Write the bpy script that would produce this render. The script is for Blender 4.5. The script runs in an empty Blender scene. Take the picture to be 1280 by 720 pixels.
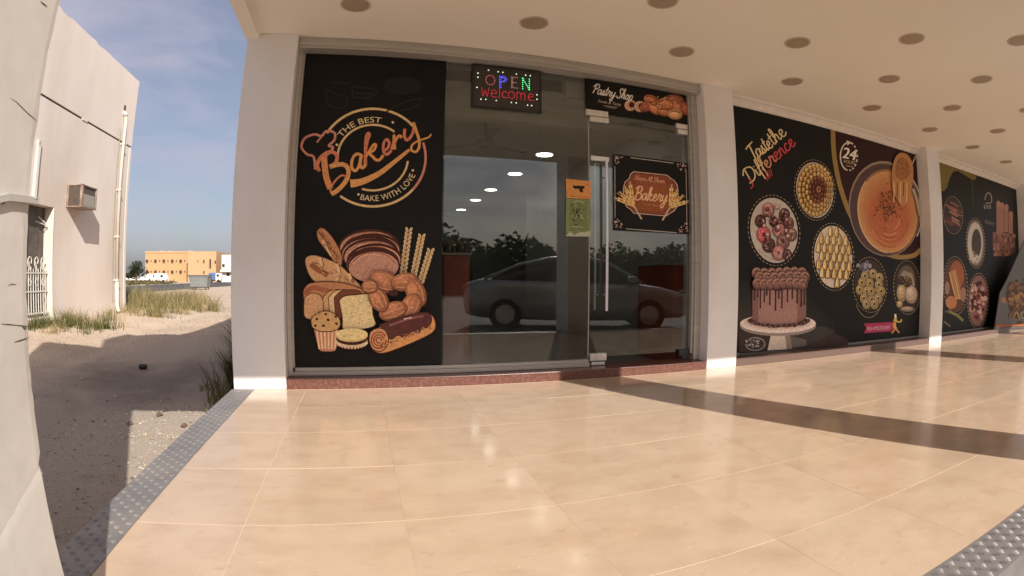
import bpy, bmesh, math, random
from mathutils import Matrix, Vector, noise

random.seed(7)
C = bpy.context.scene.collection
SC = bpy.context.scene

# ------------------------------------------------------------------ camera
cam = bpy.data.cameras.new('camera')
co = bpy.data.objects.new('camera', cam)
C.objects.link(co)
SC.camera = co
SC.render.engine = 'CYCLES'
cam.type = 'PANO'
cam.panorama_type = 'FISHEYE_LENS_POLYNOMIAL'          # wide action-camera lens
cam.sensor_fit = 'HORIZONTAL'
cam.sensor_width, cam.sensor_height = 36, 20.25
cam.fisheye_fov = math.pi
cam.clip_start, cam.clip_end = 0.02, 3000
K = [0.0, 0.05442678134831, 7.053321869e-06, -6.596766087e-06, 7.88445607e-09]
for i in range(5):
    setattr(cam, 'fisheye_polynomial_k%d' % i, -K[i])
RT = Vector((0.96007056, -0.27966986, 0.00702058))
UP = Vector((-0.00144611, 0.02013367, 0.99979625))
FW = Vector((0.27975423, 0.95988510, -0.01892531))
CP = Vector((0.0, -4.2313, 0.898))
co.matrix_world = Matrix(((RT.x, UP.x, -FW.x, CP.x), (RT.y, UP.y, -FW.y, CP.y), (RT.z, UP.z, -FW.z, CP.z), (0, 0, 0, 1)))

# ------------------------------------------------------------------ sky and sun
SUN_EL = math.radians(34.3)
SUN_AZ = math.radians(157.4)                            # clockwise from +Y
SUN_DIR = Vector((math.sin(SUN_AZ) * math.cos(SUN_EL), math.cos(SUN_AZ) * math.cos(SUN_EL), math.sin(SUN_EL)))
world = bpy.data.worlds.new('World')
SC.world = world
world.use_nodes = True
wn, wl = world.node_tree.nodes, world.node_tree.links
wn.clear()
w_out = wn.new('ShaderNodeOutputWorld')
w_bg = wn.new('ShaderNodeBackground')
w_bg.inputs['Strength'].default_value = 0.089
w_sky = wn.new('ShaderNodeTexSky')
w_sky.sky_type = 'NISHITA'
w_sky.sun_disc = False
w_sky.sun_elevation = SUN_EL
w_sky.sun_rotation = SUN_AZ
w_sky.air_density = 1.0
w_sky.dust_density = 2.6
w_sky.ozone_density = 1.0
w_tc = wn.new('ShaderNodeTexCoord')
w_map = wn.new('ShaderNodeMapping')
w_map.inputs['Scale'].default_value = (1.3, 1.0, 5.0)
w_map.inputs['Rotation'].default_value = (0.0, 0.25, 0.3)
w_noise = wn.new('ShaderNodeTexNoise')
w_noise.inputs['Scale'].default_value = 2.3
w_noise.inputs['Distortion'].default_value = 0.5
w_noise.inputs['Detail'].default_value = 7
w_noise.inputs['Roughness'].default_value = 0.55
w_ramp = wn.new('ShaderNodeValToRGB')
w_ramp.color_ramp.elements[0].position = 0.40
w_ramp.color_ramp.elements[0].color = (0.30, 0.30, 0.30, 1)
w_ramp.color_ramp.elements[1].position = 0.72
w_ramp.color_ramp.elements[1].color = (0.85, 0.85, 0.85, 1)
w_mix = wn.new('ShaderNodeMixRGB')
w_mix.inputs['Color2'].default_value = (4.85, 4.65, 5.75, 1)   # thin high cloud
wl.new(w_tc.outputs['Generated'], w_map.inputs['Vector'])
wl.new(w_map.outputs['Vector'], w_noise.inputs['Vector'])
wl.new(w_noise.outputs['Fac'], w_ramp.inputs['Fac'])
wl.new(w_ramp.outputs['Color'], w_mix.inputs['Fac'])
wl.new(w_sky.outputs['Color'], w_mix.inputs['Color1'])
wl.new(w_mix.outputs['Color'], w_bg.inputs['Color'])
wl.new(w_bg.outputs['Background'], w_out.inputs['Surface'])

sl = bpy.data.lights.new('sun', 'SUN')
sl.energy = 5.0
sl.angle = math.radians(0.53)
sl.color = (1.0, 0.93, 0.84)
so = bpy.data.objects.new('sun', sl)
C.objects.link(so)
so.rotation_euler = SUN_DIR.to_track_quat('Z', 'Y').to_euler()

SC.view_settings.view_transform = 'Standard'
SC.view_settings.look = 'None'
SC.view_settings.exposure = 0.32
SC.view_settings.gamma = 1.0
SC.cycles.max_bounces = 12
SC.cycles.diffuse_bounces = 6
SC.cycles.transparent_max_bounces = 16
SC.cycles.sample_clamp_indirect = 6.0


# ------------------------------------------------------------------ helpers
def lin(c):
    c = c / 255.0
    return c / 12.92 if c <= 0.04045 else ((c + 0.055) / 1.055) ** 2.4


def rgb(r, g, b, k=1.0):
    return (min(1, lin(r) * k), min(1, lin(g) * k), min(1, lin(b) * k), 1)


def at(px, py, ax, val):
    """a pixel of the 1280 x 720 photograph carried onto the real plane where the thing lies"""
    a, b = (px - 640) * 36 / 1280, (360 - py) * 36 / 1280
    r = math.hypot(a, b) or 1e-9
    th = sum(K[i] * r ** i for i in range(5))
    d = RT * (math.sin(th) * a / r) + UP * (math.sin(th) * b / r) + FW * math.cos(th)
    return CP + d * ((val - CP[ax]) / d[ax])


class MB:
    """collects shapes and links them as ONE mesh object"""
    def __init__(s):
        s.v, s.f, s.c, s.col = [], [], [], None

    def add(s, vs, fs, col=None):
        n = len(s.v)
        s.v += [tuple(v) for v in vs]
        s.f += [tuple(i + n for i in f) for f in fs]
        s.c += [col] * len(fs)
        return s

    def box(s, x0, x1, y0, y1, z0, z1, col=None):
        return s.add([(x0, y0, z0), (x1, y0, z0), (x1, y1, z0), (x0, y1, z0), (x0, y0, z1), (x1, y0, z1), (x1, y1, z1), (x0, y1, z1)],
                     [(0, 3, 2, 1), (4, 5, 6, 7), (0, 1, 5, 4), (1, 2, 6, 5), (2, 3, 7, 6), (3, 0, 4, 7)], col)

    def bev(s, x0, x1, y0, y1, z0, z1, b=0.004, col=None):
        bm = bmesh.new()
        bmesh.ops.create_cube(bm, size=1)
        for v in bm.verts:
            v.co = Vector((x0 + (v.co.x + .5) * (x1 - x0), y0 + (v.co.y + .5) * (y1 - y0), z0 + (v.co.z + .5) * (z1 - z0)))
        bmesh.ops.bevel(bm, geom=bm.edges[:], offset=b, segments=2, profile=.5, affect='EDGES')
        return s.bm(bm, col)

    def bm(s, bm, col=None):
        bm.verts.index_update()
        s.add([v.co for v in bm.verts], [[v.index for v in f.verts] for f in bm.faces], col)
        bm.free()
        return s

    def tube(s, pts, r, n=10, col=None, cap=True):
        pts = [Vector(p) for p in pts]
        rs = r if isinstance(r, (list, tuple)) else [r] * len(pts)
        rings = []
        prev = None
        for i, p in enumerate(pts):
            d = (pts[min(i + 1, len(pts) - 1)] - pts[max(i - 1, 0)]).normalized()
            a = prev if prev else (Vector((0, 0, 1)) if abs(d.z) < .9 else Vector((1, 0, 0)))
            u = (a - d * a.dot(d)).normalized()
            prev = u
            w = d.cross(u)
            rings.append([p + (u * math.cos(t) + w * math.sin(t)) * rs[i] for t in [2 * math.pi * k / n for k in range(n)]])
        vs = [v for ring in rings for v in ring]
        fs = []
        for i in range(len(pts) - 1):
            for k in range(n):
                fs.append((i * n + k, i * n + (k + 1) % n, (i + 1) * n + (k + 1) % n, (i + 1) * n + k))
        if cap:
            fs.append(tuple(reversed(range(n))))
            fs.append(tuple((len(pts) - 1) * n + k for k in range(n)))
        return s.add(vs, fs, col)

    def lathe(s, c, prof, n=24, axis='Z', col=None):
        """prof: (radius, height) pairs"""
        vs, fs = [], []
        for (r, h) in prof:
            for k in range(n):
                t = 2 * math.pi * k / n
                x, y = r * math.cos(t), r * math.sin(t)
                p = (x, y, h) if axis == 'Z' else ((x, h, y) if axis == 'Y' else (h, x, y))
                vs.append((c[0] + p[0], c[1] + p[1], c[2] + p[2]))
        for i in range(len(prof) - 1):
            for k in range(n):
                fs.append((i * n + k, i * n + (k + 1) % n, (i + 1) * n + (k + 1) % n, (i + 1) * n + k))
        fs.append(tuple(reversed(range(n))))
        fs.append(tuple((len(prof) - 1) * n + k for k in range(n)))
        return s.add(vs, fs, col)

    def build(s, name, mat, parent=None, smooth=False, kind=None):
        me = bpy.data.meshes.new(name)
        me.from_pydata(s.v, [], s.f)
        if any(c is not None for c in s.c):
            at_ = me.color_attributes.new('Col', 'FLOAT_COLOR', 'CORNER')
            for p in me.polygons:
                c = s.c[p.index] or (1, 1, 1, 1)
                for li in p.loop_indices:
                    at_.data[li].color = c
        bmn = bmesh.new()
        bmn.from_mesh(me)
        bmesh.ops.recalc_face_normals(bmn, faces=bmn.faces[:])
        bmn.to_mesh(me)
        bmn.free()
        if smooth:
            me.polygons.foreach_set('use_smooth', [True] * len(me.polygons))
        me.materials.append(mat)
        return link(name, me, parent, kind)


def link(name, me, parent=None, kind=None):
    o = bpy.data.objects.new(name, me)
    C.objects.link(o)
    if parent:
        o.parent = parent
        o.matrix_parent_inverse = (parent.get('_t') and Matrix.Translation(Vector(parent['_t'])).inverted()) or Matrix()
    if kind:
        o['kind'] = kind
    return o


ROOTS = []


def thing(name, label, cat, loc=(0, 0, 0), group=None):
    o = bpy.data.objects.new(name, None)
    o.empty_display_size = .1
    C.objects.link(o)
    o.location = loc
    o['_t'] = list(loc)
    ROOTS.append(o)
    return tag(o, label, cat, group)


def tag(o, label, cat, group=None):
    o['label'], o['category'] = label, cat
    if group:
        o['group'] = group
    return o


def struct(o):
    o['kind'] = 'structure'
    return o


def copy_tree(o, parent=None):
    c = o.copy()
    C.objects.link(c)
    c.parent = parent
    if parent is None:
        ROOTS.append(c)
    for ch in [x for x in list(C.objects) if x.parent == o]:
        copy_tree(ch, c)
    return c


# ------------------------------------------------------------------ materials
def mat(name, base, rough=.6, var=None, scale=6.0, detail=6, bump=0.0, bscale=60.0, metal=0.0, spec=.5, var2=None, scale2=.8, coat=0.0,
        stretch=(1, 1, 1), rnd=0.0, rvar=0.0):
    m = bpy.data.materials.new(name)
    m.use_nodes = True
    n, l = m.node_tree.nodes, m.node_tree.links
    p = n['Principled BSDF']
    p.inputs['Base Color'].default_value = base
    p.inputs['Roughness'].default_value = rough
    p.inputs['Metallic'].default_value = metal
    p.inputs['Specular IOR Level'].default_value = spec
    p.inputs['Coat Weight'].default_value = coat
    p.inputs['Coat Roughness'].default_value = .06
    g = n.new('ShaderNodeNewGeometry')
    mp = n.new('ShaderNodeMapping')
    mp.inputs['Scale'].default_value = stretch
    l.new(g.outputs['Position'], mp.inputs['Vector'])
    vec = mp.outputs['Vector']
    if rnd:
        oi = n.new('ShaderNodeObjectInfo')
        ad = n.new('ShaderNodeVectorMath')
        ad.operation = 'MULTIPLY_ADD'
        ad.inputs[1].default_value = (17, 31, 23)
        l.new(oi.outputs['Random'], ad.inputs[0])
        l.new(vec, ad.inputs[2])
        vec = ad.outputs[0]
    col = None
    if var:
        t = n.new('ShaderNodeTexNoise')
        t.inputs['Scale'].default_value = scale
        t.inputs['Detail'].default_value = detail
        t.inputs['Roughness'].default_value = .62
        l.new(vec, t.inputs['Vector'])
        r = n.new('ShaderNodeValToRGB')
        r.color_ramp.elements[0].position = .36
        r.color_ramp.elements[0].color = base
        r.color_ramp.elements[1].position = .68
        r.color_ramp.elements[1].color = var
        l.new(t.outputs['Fac'], r.inputs['Fac'])
        col = r.outputs['Color']
        if rvar:
            mr = n.new('ShaderNodeMapRange')
            mr.inputs['From Min'].default_value = .3
            mr.inputs['From Max'].default_value = .7
            mr.inputs['To Min'].default_value = max(.02, rough - rvar)
            mr.inputs['To Max'].default_value = rough + rvar
            l.new(t.outputs['Fac'], mr.inputs['Value'])
            l.new(mr.outputs['Result'], p.inputs['Roughness'])
    if var2:
        t2 = n.new('ShaderNodeTexNoise')
        t2.inputs['Scale'].default_value = scale2
        t2.inputs['Detail'].default_value = 5
        l.new(vec, t2.inputs['Vector'])
        r2 = n.new('ShaderNodeValToRGB')
        r2.color_ramp.elements[0].position = .45
        r2.color_ramp.elements[0].color = (0, 0, 0, 1)
        r2.color_ramp.elements[1].position = .7
        r2.color_ramp.elements[1].color = (1, 1, 1, 1)
        l.new(t2.outputs['Fac'], r2.inputs['Fac'])
        mx = n.new('ShaderNodeMixRGB')
        mx.inputs['Color1'].default_value = base
        if col:
            l.new(col, mx.inputs['Color1'])
        mx.inputs['Color2'].default_value = var2
        l.new(r2.outputs['Color'], mx.inputs['Fac'])
        col = mx.outputs['Color']
    if rnd and col:
        hs = n.new('ShaderNodeHueSaturation')
        mr2 = n.new('ShaderNodeMapRange')
        mr2.inputs['To Min'].default_value = 1 - rnd
        mr2.inputs['To Max'].default_value = 1 + rnd
        l.new(oi.outputs['Random'], mr2.inputs['Value'])
        l.new(mr2.outputs['Result'], hs.inputs['Value'])
        l.new(col, hs.inputs['Color'])
        col = hs.outputs['Color']
    if col:
        l.new(col, p.inputs['Base Color'])
    if bump:
        tb = n.new('ShaderNodeTexNoise')
        tb.inputs['Scale'].default_value = bscale
        tb.inputs['Detail'].default_value = 6
        l.new(vec, tb.inputs['Vector'])
        b = n.new('ShaderNodeBump')
        b.inputs['Strength'].default_value = bump
        b.inputs['Distance'].default_value = .02
        l.new(tb.outputs['Fac'], b.inputs['Height'])
        l.new(b.outputs['Normal'], p.inputs['Normal'])
    return m


def colmat(name, rough=.5, spec=.4, trans=0.0, mott=(.8, 1.2, 90, 2)):
    """colour comes from the mesh's own colour attribute (flat print, blades, leaves)"""
    m = bpy.data.materials.new(name)
    m.use_nodes = True
    n, l = m.node_tree.nodes, m.node_tree.links
    p = n['Principled BSDF']
    a = n.new('ShaderNodeAttribute')
    a.attribute_name = 'Col'
    t = n.new('ShaderNodeTexNoise')
    t.inputs['Scale'].default_value = mott[2]
    t.inputs['Detail'].default_value = mott[3]
    g = n.new('ShaderNodeNewGeometry')
    l.new(g.outputs['Position'], t.inputs['Vector'])
    mr = n.new('ShaderNodeMapRange')
    mr.inputs['From Min'].default_value = .3
    mr.inputs['From Max'].default_value = .7
    mr.inputs['To Min'].default_value = mott[0]
    mr.inputs['To Max'].default_value = mott[1]
    l.new(t.outputs['Fac'], mr.inputs['Value'])
    hs = n.new('ShaderNodeHueSaturation')
    l.new(a.outputs['Color'], hs.inputs['Color'])
    l.new(mr.outputs['Result'], hs.inputs['Value'])
    l.new(hs.outputs['Color'], p.inputs['Base Color'])
    p.inputs['Roughness'].default_value = rough
    p.inputs['Specular IOR Level'].default_value = spec
    if trans:
        tr = n.new('ShaderNodeBsdfTranslucent')
        l.new(hs.outputs['Color'], tr.inputs['Color'])
        mx = n.new('ShaderNodeMixShader')
        mx.inputs['Fac'].default_value = trans
        l.new(p.outputs['BSDF'], mx.inputs[1])
        l.new(tr.outputs['BSDF'], mx.inputs[2])
        l.new(mx.outputs['Shader'], n['Material Output'].inputs['Surface'])
    return m


def emit(name, color, strength):
    m = bpy.data.materials.new(name)
    m.use_nodes = True
    p = m.node_tree.nodes['Principled BSDF']
    p.inputs['Base Color'].default_value = color
    p.inputs['Emission Color'].default_value = color
    p.inputs['Emission Strength'].default_value = strength
    return m


def glassmat(name, tint, ior):
    m = bpy.data.materials.new(name)
    m.use_nodes = True
    n, l = m.node_tree.nodes, m.node_tree.links
    n.remove(n['Principled BSDF'])
    tr = n.new('ShaderNodeBsdfTransparent')
    tr.inputs['Color'].default_value = tint
    gl = n.new('ShaderNodeBsdfGlossy')
    gl.inputs['Roughness'].default_value = 0.012
    gl.inputs['Color'].default_value = (.93, .97, 1, 1)
    fr = n.new('ShaderNodeFresnel')
    ge = n.new('ShaderNodeNewGeometry')
    mr = n.new('ShaderNodeMapRange')                     # same reflectance on either face of the pane
    mr.inputs['To Min'].default_value = ior
    mr.inputs['To Max'].default_value = 1 / ior
    l.new(ge.outputs['Backfacing'], mr.inputs['Value'])
    l.new(mr.outputs['Result'], fr.inputs['IOR'])
    mx = n.new('ShaderNodeMixShader')
    l.new(fr.outputs['Fac'], mx.inputs['Fac'])
    l.new(tr.outputs['BSDF'], mx.inputs[1])
    l.new(gl.outputs['BSDF'], mx.inputs[2])
    l.new(mx.outputs['Shader'], n['Material Output'].inputs['Surface'])
    return m


def scuff(m):
    """dust specks and small grey smudges over a polished floor"""
    n, l = m.node_tree.nodes, m.node_tree.links
    p = n['Principled BSDF']
    src = p.inputs['Base Color'].links[0].from_socket
    g = n.new('ShaderNodeNewGeometry')
    for (sc, lo, hi, col, amt, st) in ((13, .60, .74, (.36, .27, .20, 1), .38, (1, 1.6, 1)), (42, .66, .74, (.74, .62, .5, 1), .45, (1, 1, 1)), (160, .66, .72, (.30, .22, .16, 1), .5, (1, 1, 1)), (2.2, .5, .75, (.60, .47, .36, 1), .45, (1, 1, 1))):
        mp = n.new('ShaderNodeMapping')
        mp.inputs['Scale'].default_value = st
        mp.inputs['Location'].default_value = (sc, 2 * sc, 0)
        l.new(g.outputs['Position'], mp.inputs['Vector'])
        t = n.new('ShaderNodeTexNoise')
        t.inputs['Scale'].default_value = sc
        t.inputs['Detail'].default_value = 4
        l.new(mp.outputs['Vector'], t.inputs['Vector'])
        mr = n.new('ShaderNodeMapRange')
        mr.inputs['From Min'].default_value = lo
        mr.inputs['From Max'].default_value = hi
        mr.inputs['To Max'].default_value = amt
        l.new(t.outputs['Fac'], mr.inputs['Value'])
        mx = n.new('ShaderNodeMixRGB')
        mx.inputs['Color2'].default_value = col
        l.new(mr.outputs['Result'], mx.inputs['Fac'])
        l.new(src, mx.inputs['Color1'])
        src = mx.outputs['Color']
    l.new(src, p.inputs['Base Color'])


M = {}
M['tile'] = mat('polished_beige_tile', (.53, .398, .283, 1), .12, var=(.57, .434, .312, 1), scale=3.5, var2=(.495, .36, .25, 1), scale2=5.5,
                spec=.5, rnd=.03, rvar=.05, stretch=(.8, 1.25, 1))
scuff(M['tile'])
M['grout'] = mat('pale_grout', (.74, .58, .42, 1), .8, var=(.60, .46, .33, 1), scale=30)
M['kerb'] = mat('concrete_edge', (.30, .27, .24, 1), .85, var=(.22, .2, .18, 1), scale=9, bump=.3)
M['tread'] = mat('aluminium_tread', (.285, .275, .272, 1), .5, var=(.225, .215, .212, 1), scale=9, metal=.45, bump=.06, bscale=120, rvar=.06, var2=(.32, .295, .275, 1), scale2=3)
M['pillar'] = mat('painted_pillar', (.80, .79, .795, 1), .6, var=(.77, .755, .755, 1), scale=2.3, var2=(.72, .69, .67, 1), scale2=1.1, bump=.05, bscale=25)
M['pier'] = mat('old_plaster_pier', (.60, .565, .53, 1), .8, var=(.55, .515, .475, 1), scale=9, bump=.04, bscale=25, var2=(.50, .465, .425, 1), scale2=4)
M['soffit'] = mat('painted_soffit', (.87, .82, .745, 1), .7, var=(.84, .785, .70, 1), scale=.9, bump=.02, bscale=18)
M['cornice'] = mat('white_cornice', (.80, .74, .67, 1), .55, var=(.72, .66, .6, 1), scale=7)
M['alu'] = mat('aluminium_frame', (.50, .47, .43, 1), .38, var=(.42, .39, .36, 1), scale=6, metal=.35, stretch=(.3, 1, 4))
M['chrome'] = mat('brushed_steel', (.78, .76, .73, 1), .3, var=(.66, .64, .62, 1), scale=20, metal=.7, stretch=(1, 1, .1))
M['granite'] = mat('red_granite', (.16, .062, .045, 1), .32, var=(.085, .035, .03, 1), scale=90, var2=(.21, .10, .075, 1), scale2=40)
M['granite_grey'] = mat('brown_granite', (.17, .11, .09, 1), .3, var=(.10, .065, .055, 1), scale=80)
M['wall_in'] = mat('interior_wall', (.34, .33, .30, 1), .8, var=(.3, .29, .27, 1), scale=3)
M['ceil_in'] = mat('interior_ceiling', (.60, .59, .53, 1), .8, var=(.55, .54, .48, 1), scale=2)
M['floor_in'] = mat('interior_floor', (.22, .20, .18, 1), .3, var=(.18, .16, .15, 1), scale=4)
M['glass'] = glassmat('shop_glass', (.76, .78, .76, 1), 1.74)
M['glass_clear'] = glassmat('cabinet_glass', (.85, .87, .86, 1), 1.45)
M['black_panel'] = mat('black_vinyl', (.0085, .0078, .0072, 1), .5, var=(.011, .0095, .0085, 1), scale=2.5, spec=.18)
M['print'] = colmat('printed_vinyl', .5, .18, mott=(.8, 1.18, 60, 4))
M['roof'] = mat('roof_render', (.55, .5, .45, 1), .85, var=(.48, .44, .4, 1), scale=1.2)
M['plaster'] = mat('cream_plaster', (.72, .64, .575, 1), .9, var=(.76, .68, .61, 1), scale=.9, bump=.1, bscale=14, var2=(.60, .51, .43, 1), scale2=.55, stretch=(1, 1, .4))
M['dark_joint'] = mat('dark_joint', (.05, .045, .04, 1), .9, var=(.08, .07, .06, 1), scale=12)
M['pvc'] = mat('pale_pvc', (.72, .66, .58, 1), .5, var=(.64, .58, .5, 1), scale=4)
M['white_metal'] = mat('white_metal', (.72, .69, .64, 1), .45, var=(.6, .56, .5, 1), scale=8)
M['brown_metal'] = mat('brown_metal', (.13, .09, .068, 1), .6, var=(.09, .06, .045, 1), scale=10)
M['ac_case'] = mat('weathered_ac_case', (.40, .29, .22, 1), .6, var=(.27, .19, .14, 1), scale=11, var2=(.17, .11, .08, 1), scale2=5)
M['ac_dark'] = mat('ac_dark', (.075, .065, .055, 1), .7, var=(.12, .10, .085, 1), scale=20)
M['ac_coil'] = mat('ac_coil', (.33, .31, .27, 1), .6, var=(.22, .2, .17, 1), scale=30)
M['door_dark'] = mat('old_door', (.13, .11, .095, 1), .7, var=(.07, .06, .05, 1), scale=6)
M['asphalt'] = mat('asphalt', (.075, .072, .07, 1), .85, var=(.055, .053, .052, 1), scale=2, bump=.2, bscale=80, var2=(.10, .095, .088, 1), scale2=.3)
M['street'] = mat('dusty_street', (.17, .155, .135, 1), .9, var=(.13, .12, .105, 1), scale=1.2, bump=.2, bscale=60, var2=(.24, .21, .17, 1), scale2=.25)
M['orange'] = mat('ochre_render', (.50, .305, .15, 1), .85, var=(.46, .28, .135, 1), scale=.4)
M['orange_side'] = mat('ochre_render_pale', (.50, .325, .18, 1), .85, var=(.46, .30, .165, 1), scale=.5)
M['white_render'] = mat('white_render', (.74, .68, .62, 1), .85, var=(.68, .62, .56, 1), scale=.5)
M['pane_dark'] = mat('dark_pane', (.045, .03, .025, 1), .2, var=(.07, .05, .04, 1), scale=3)
M['bin'] = mat('grey_bin', (.22, .235, .225, 1), .55, var=(.16, .17, .165, 1), scale=2.5)
M['rubber'] = mat('rubber', (.018, .018, .018, 1), .8, var=(.03, .03, .028, 1), scale=20)
M['car_paint'] = mat('silver_paint', (.40, .41, .42, 1), .3, var=(.37, .38, .39, 1), scale=2, metal=.3, coat=.6)
M['car_glass'] = mat('car_glass', (.012, .013, .014, 1), .06, var=(.016, .017, .018, 1), scale=2)
M['lamp_clear'] = mat('lamp_lens', (.6, .6, .58, 1), .1, var=(.5, .5, .48, 1), scale=9)
M['tail_red'] = mat('tail_lens', (.3, .02, .015, 1), .15, var=(.22, .015, .01, 1), scale=9)
M['white_paint'] = mat('white_paint', (.8, .79, .77, 1), .4, var=(.74, .73, .71, 1), scale=2)
M['blue_paint'] = mat('blue_paint', (.08, .17, .38, 1), .4, var=(.07, .15, .33, 1), scale=2)
M['red_panel'] = mat('red_cabinet', (.30, .065, .04, 1), .35, var=(.24, .05, .032, 1), scale=3)
M['trim_beige'] = mat('light_trim', (.60, .50, .40, 1), .5, var=(.56, .46, .37, 1), scale=8)
M['lens_beige'] = mat('light_lens', (.40, .31, .235, 1), .5, var=(.36, .28, .21, 1), scale=12)
M['bark'] = mat('bark', (.10, .07, .05, 1), .9, var=(.06, .045, .035, 1), scale=8, bump=.4)
M['leaf'] = colmat('leaf', .6, .3, .25)
M['blade'] = colmat('dry_blade', .7, .2, .3)
M['stone'] = colmat('loose_stone', .9, .2)
M['crack'] = mat('crack_shadow', (.06, .05, .045, 1), .95, var=(.10, .085, .07, 1), scale=60)
M['strap'] = mat('grey_strap', (.50, .485, .455, 1), .5, var=(.42, .40, .37, 1), scale=12)
M['black_plastic'] = mat('black_plastic', (.012, .012, .012, 1), .45, var=(.02, .02, .02, 1), scale=10)
M['led_board'] = mat('led_board', (.035, .03, .022, 1), .55, var=(.045, .035, .026, 1), scale=7)
M['fan'] = mat('fan_metal', (.16, .14, .12, 1), .5, var=(.12, .1, .09, 1), scale=6)
M['glow'] = emit('lit_downlight', (1, .95, .86, 1), 11.0)


# sand: pale where dry; damp and gravelly patches, also darkened for the alley's shade
def sand_material():
    m = mat('sand', (.56, .43, .32, 1), .95, var=(.62, .49, .375, 1), scale=.9, bump=.45, bscale=22, var2=(.45, .34, .25, 1), scale2=.5)
    n, l = m.node_tree.nodes, m.node_tree.links
    p = n['Principled BSDF']
    src = p.inputs['Base Color'].links[0].from_socket
    g = n.new('ShaderNodeNewGeometry')
    sp = n.new('ShaderNodeTexNoise')
    sp.inputs['Scale'].default_value = 38
    sp.inputs['Detail'].default_value = 3
    l.new(g.outputs['Position'], sp.inputs['Vector'])
    rr = n.new('ShaderNodeValToRGB')
    rr.color_ramp.elements[0].position = .3
    rr.color_ramp.elements[0].color = (.62, .62, .62, 1)
    rr.color_ramp.elements[1].position = .7
    rr.color_ramp.elements[1].color = (1.22, 1.22, 1.22, 1)
    l.new(sp.outputs['Fac'], rr.inputs['Fac'])
    mu = n.new('ShaderNodeMixRGB')
    mu.blend_type = 'MULTIPLY'
    mu.inputs['Fac'].default_value = 1
    l.new(src, mu.inputs['Color1'])
    l.new(rr.outputs['Color'], mu.inputs['Color2'])
    # gravel is greyer; its zone is widened to darken the shaded alley ground
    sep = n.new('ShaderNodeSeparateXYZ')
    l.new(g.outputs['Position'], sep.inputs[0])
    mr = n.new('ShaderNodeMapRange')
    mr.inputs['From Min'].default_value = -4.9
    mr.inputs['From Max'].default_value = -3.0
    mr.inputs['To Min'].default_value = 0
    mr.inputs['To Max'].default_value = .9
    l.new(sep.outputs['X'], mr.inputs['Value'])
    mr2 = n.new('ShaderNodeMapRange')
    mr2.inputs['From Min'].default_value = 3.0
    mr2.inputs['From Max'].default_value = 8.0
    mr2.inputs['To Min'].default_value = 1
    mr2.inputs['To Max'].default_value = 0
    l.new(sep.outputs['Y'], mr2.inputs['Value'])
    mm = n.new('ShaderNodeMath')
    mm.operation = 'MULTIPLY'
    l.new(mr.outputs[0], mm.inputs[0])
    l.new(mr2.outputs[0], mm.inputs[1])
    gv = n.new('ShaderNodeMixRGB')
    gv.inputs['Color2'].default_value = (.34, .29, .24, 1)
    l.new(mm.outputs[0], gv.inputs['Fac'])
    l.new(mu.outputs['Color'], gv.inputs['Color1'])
    # damp stain across the track, its dark tone also deepening the shade there
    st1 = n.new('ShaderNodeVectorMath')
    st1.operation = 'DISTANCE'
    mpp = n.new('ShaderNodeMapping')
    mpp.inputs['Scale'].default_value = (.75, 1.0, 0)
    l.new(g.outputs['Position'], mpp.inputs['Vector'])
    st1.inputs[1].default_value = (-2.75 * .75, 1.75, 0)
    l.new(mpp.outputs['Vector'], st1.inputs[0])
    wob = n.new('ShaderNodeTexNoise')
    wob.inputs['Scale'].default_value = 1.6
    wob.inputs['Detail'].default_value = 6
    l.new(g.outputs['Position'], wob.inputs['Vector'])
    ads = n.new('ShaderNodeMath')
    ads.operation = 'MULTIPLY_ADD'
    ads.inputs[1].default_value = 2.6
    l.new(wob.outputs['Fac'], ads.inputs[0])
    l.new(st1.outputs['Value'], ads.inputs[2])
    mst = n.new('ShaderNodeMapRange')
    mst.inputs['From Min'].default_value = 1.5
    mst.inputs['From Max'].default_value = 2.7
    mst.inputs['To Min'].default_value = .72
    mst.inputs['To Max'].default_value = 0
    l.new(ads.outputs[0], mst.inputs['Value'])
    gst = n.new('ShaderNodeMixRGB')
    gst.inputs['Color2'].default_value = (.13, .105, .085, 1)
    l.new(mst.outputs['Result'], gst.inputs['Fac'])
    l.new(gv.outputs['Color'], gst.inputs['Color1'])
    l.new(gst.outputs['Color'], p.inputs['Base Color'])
    return m


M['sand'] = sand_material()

# ------------------------------------------------------------------ ground, roads
GZ = -0.15
ZC = 2.94


def sstep(a, b, x):
    t = max(0, min(1, (x - a) / (b - a)))
    return t * t * (3 - 2 * t)


def gh(x, y):
    z = GZ
    if x > -1.0:
        return GZ - .02
    near = sstep(60, 14, y) * sstep(-20, -10, x)
    dip = max(0, min(1, 1 - max(sstep(-2.4, -4.6, x), sstep(.4, 5.0, y))))
    z -= .18 * dip * near
    z += .13 * sstep(-4.3, -6.2, x) * sstep(22, 11, y) * near
    z += near * .035 * (noise.noise(Vector((x * .55, y * .35, 3.1)))) + near * .012 * noise.noise(Vector((x * 2.1, y * 1.7, 1)))
    rut = math.exp(-((x + 2.6 + .12 * y) / .28) ** 2) + math.exp(-((x + 3.9 + .08 * y) / .25) ** 2)
    z -= near * .035 * rut * sstep(14, 6, y)
    z += near * .02 * noise.noise(Vector((x * 1.3, y * 5.0, 6))) * sstep(5, 1, y)
    z *= 1
    return z


def axis_pts(lo, a, b, hi, fine, n_far):
    pts = [a + (b - a) * i / fine for i in range(fine + 1)]
    left = [a - (a - lo) * (i / n_far) ** 2.2 for i in range(n_far, 0, -1)]
    right = [b + (hi - b) * (i / n_far) ** 2.2 for i in range(1, n_far + 1)]
    return left + pts + right


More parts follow.
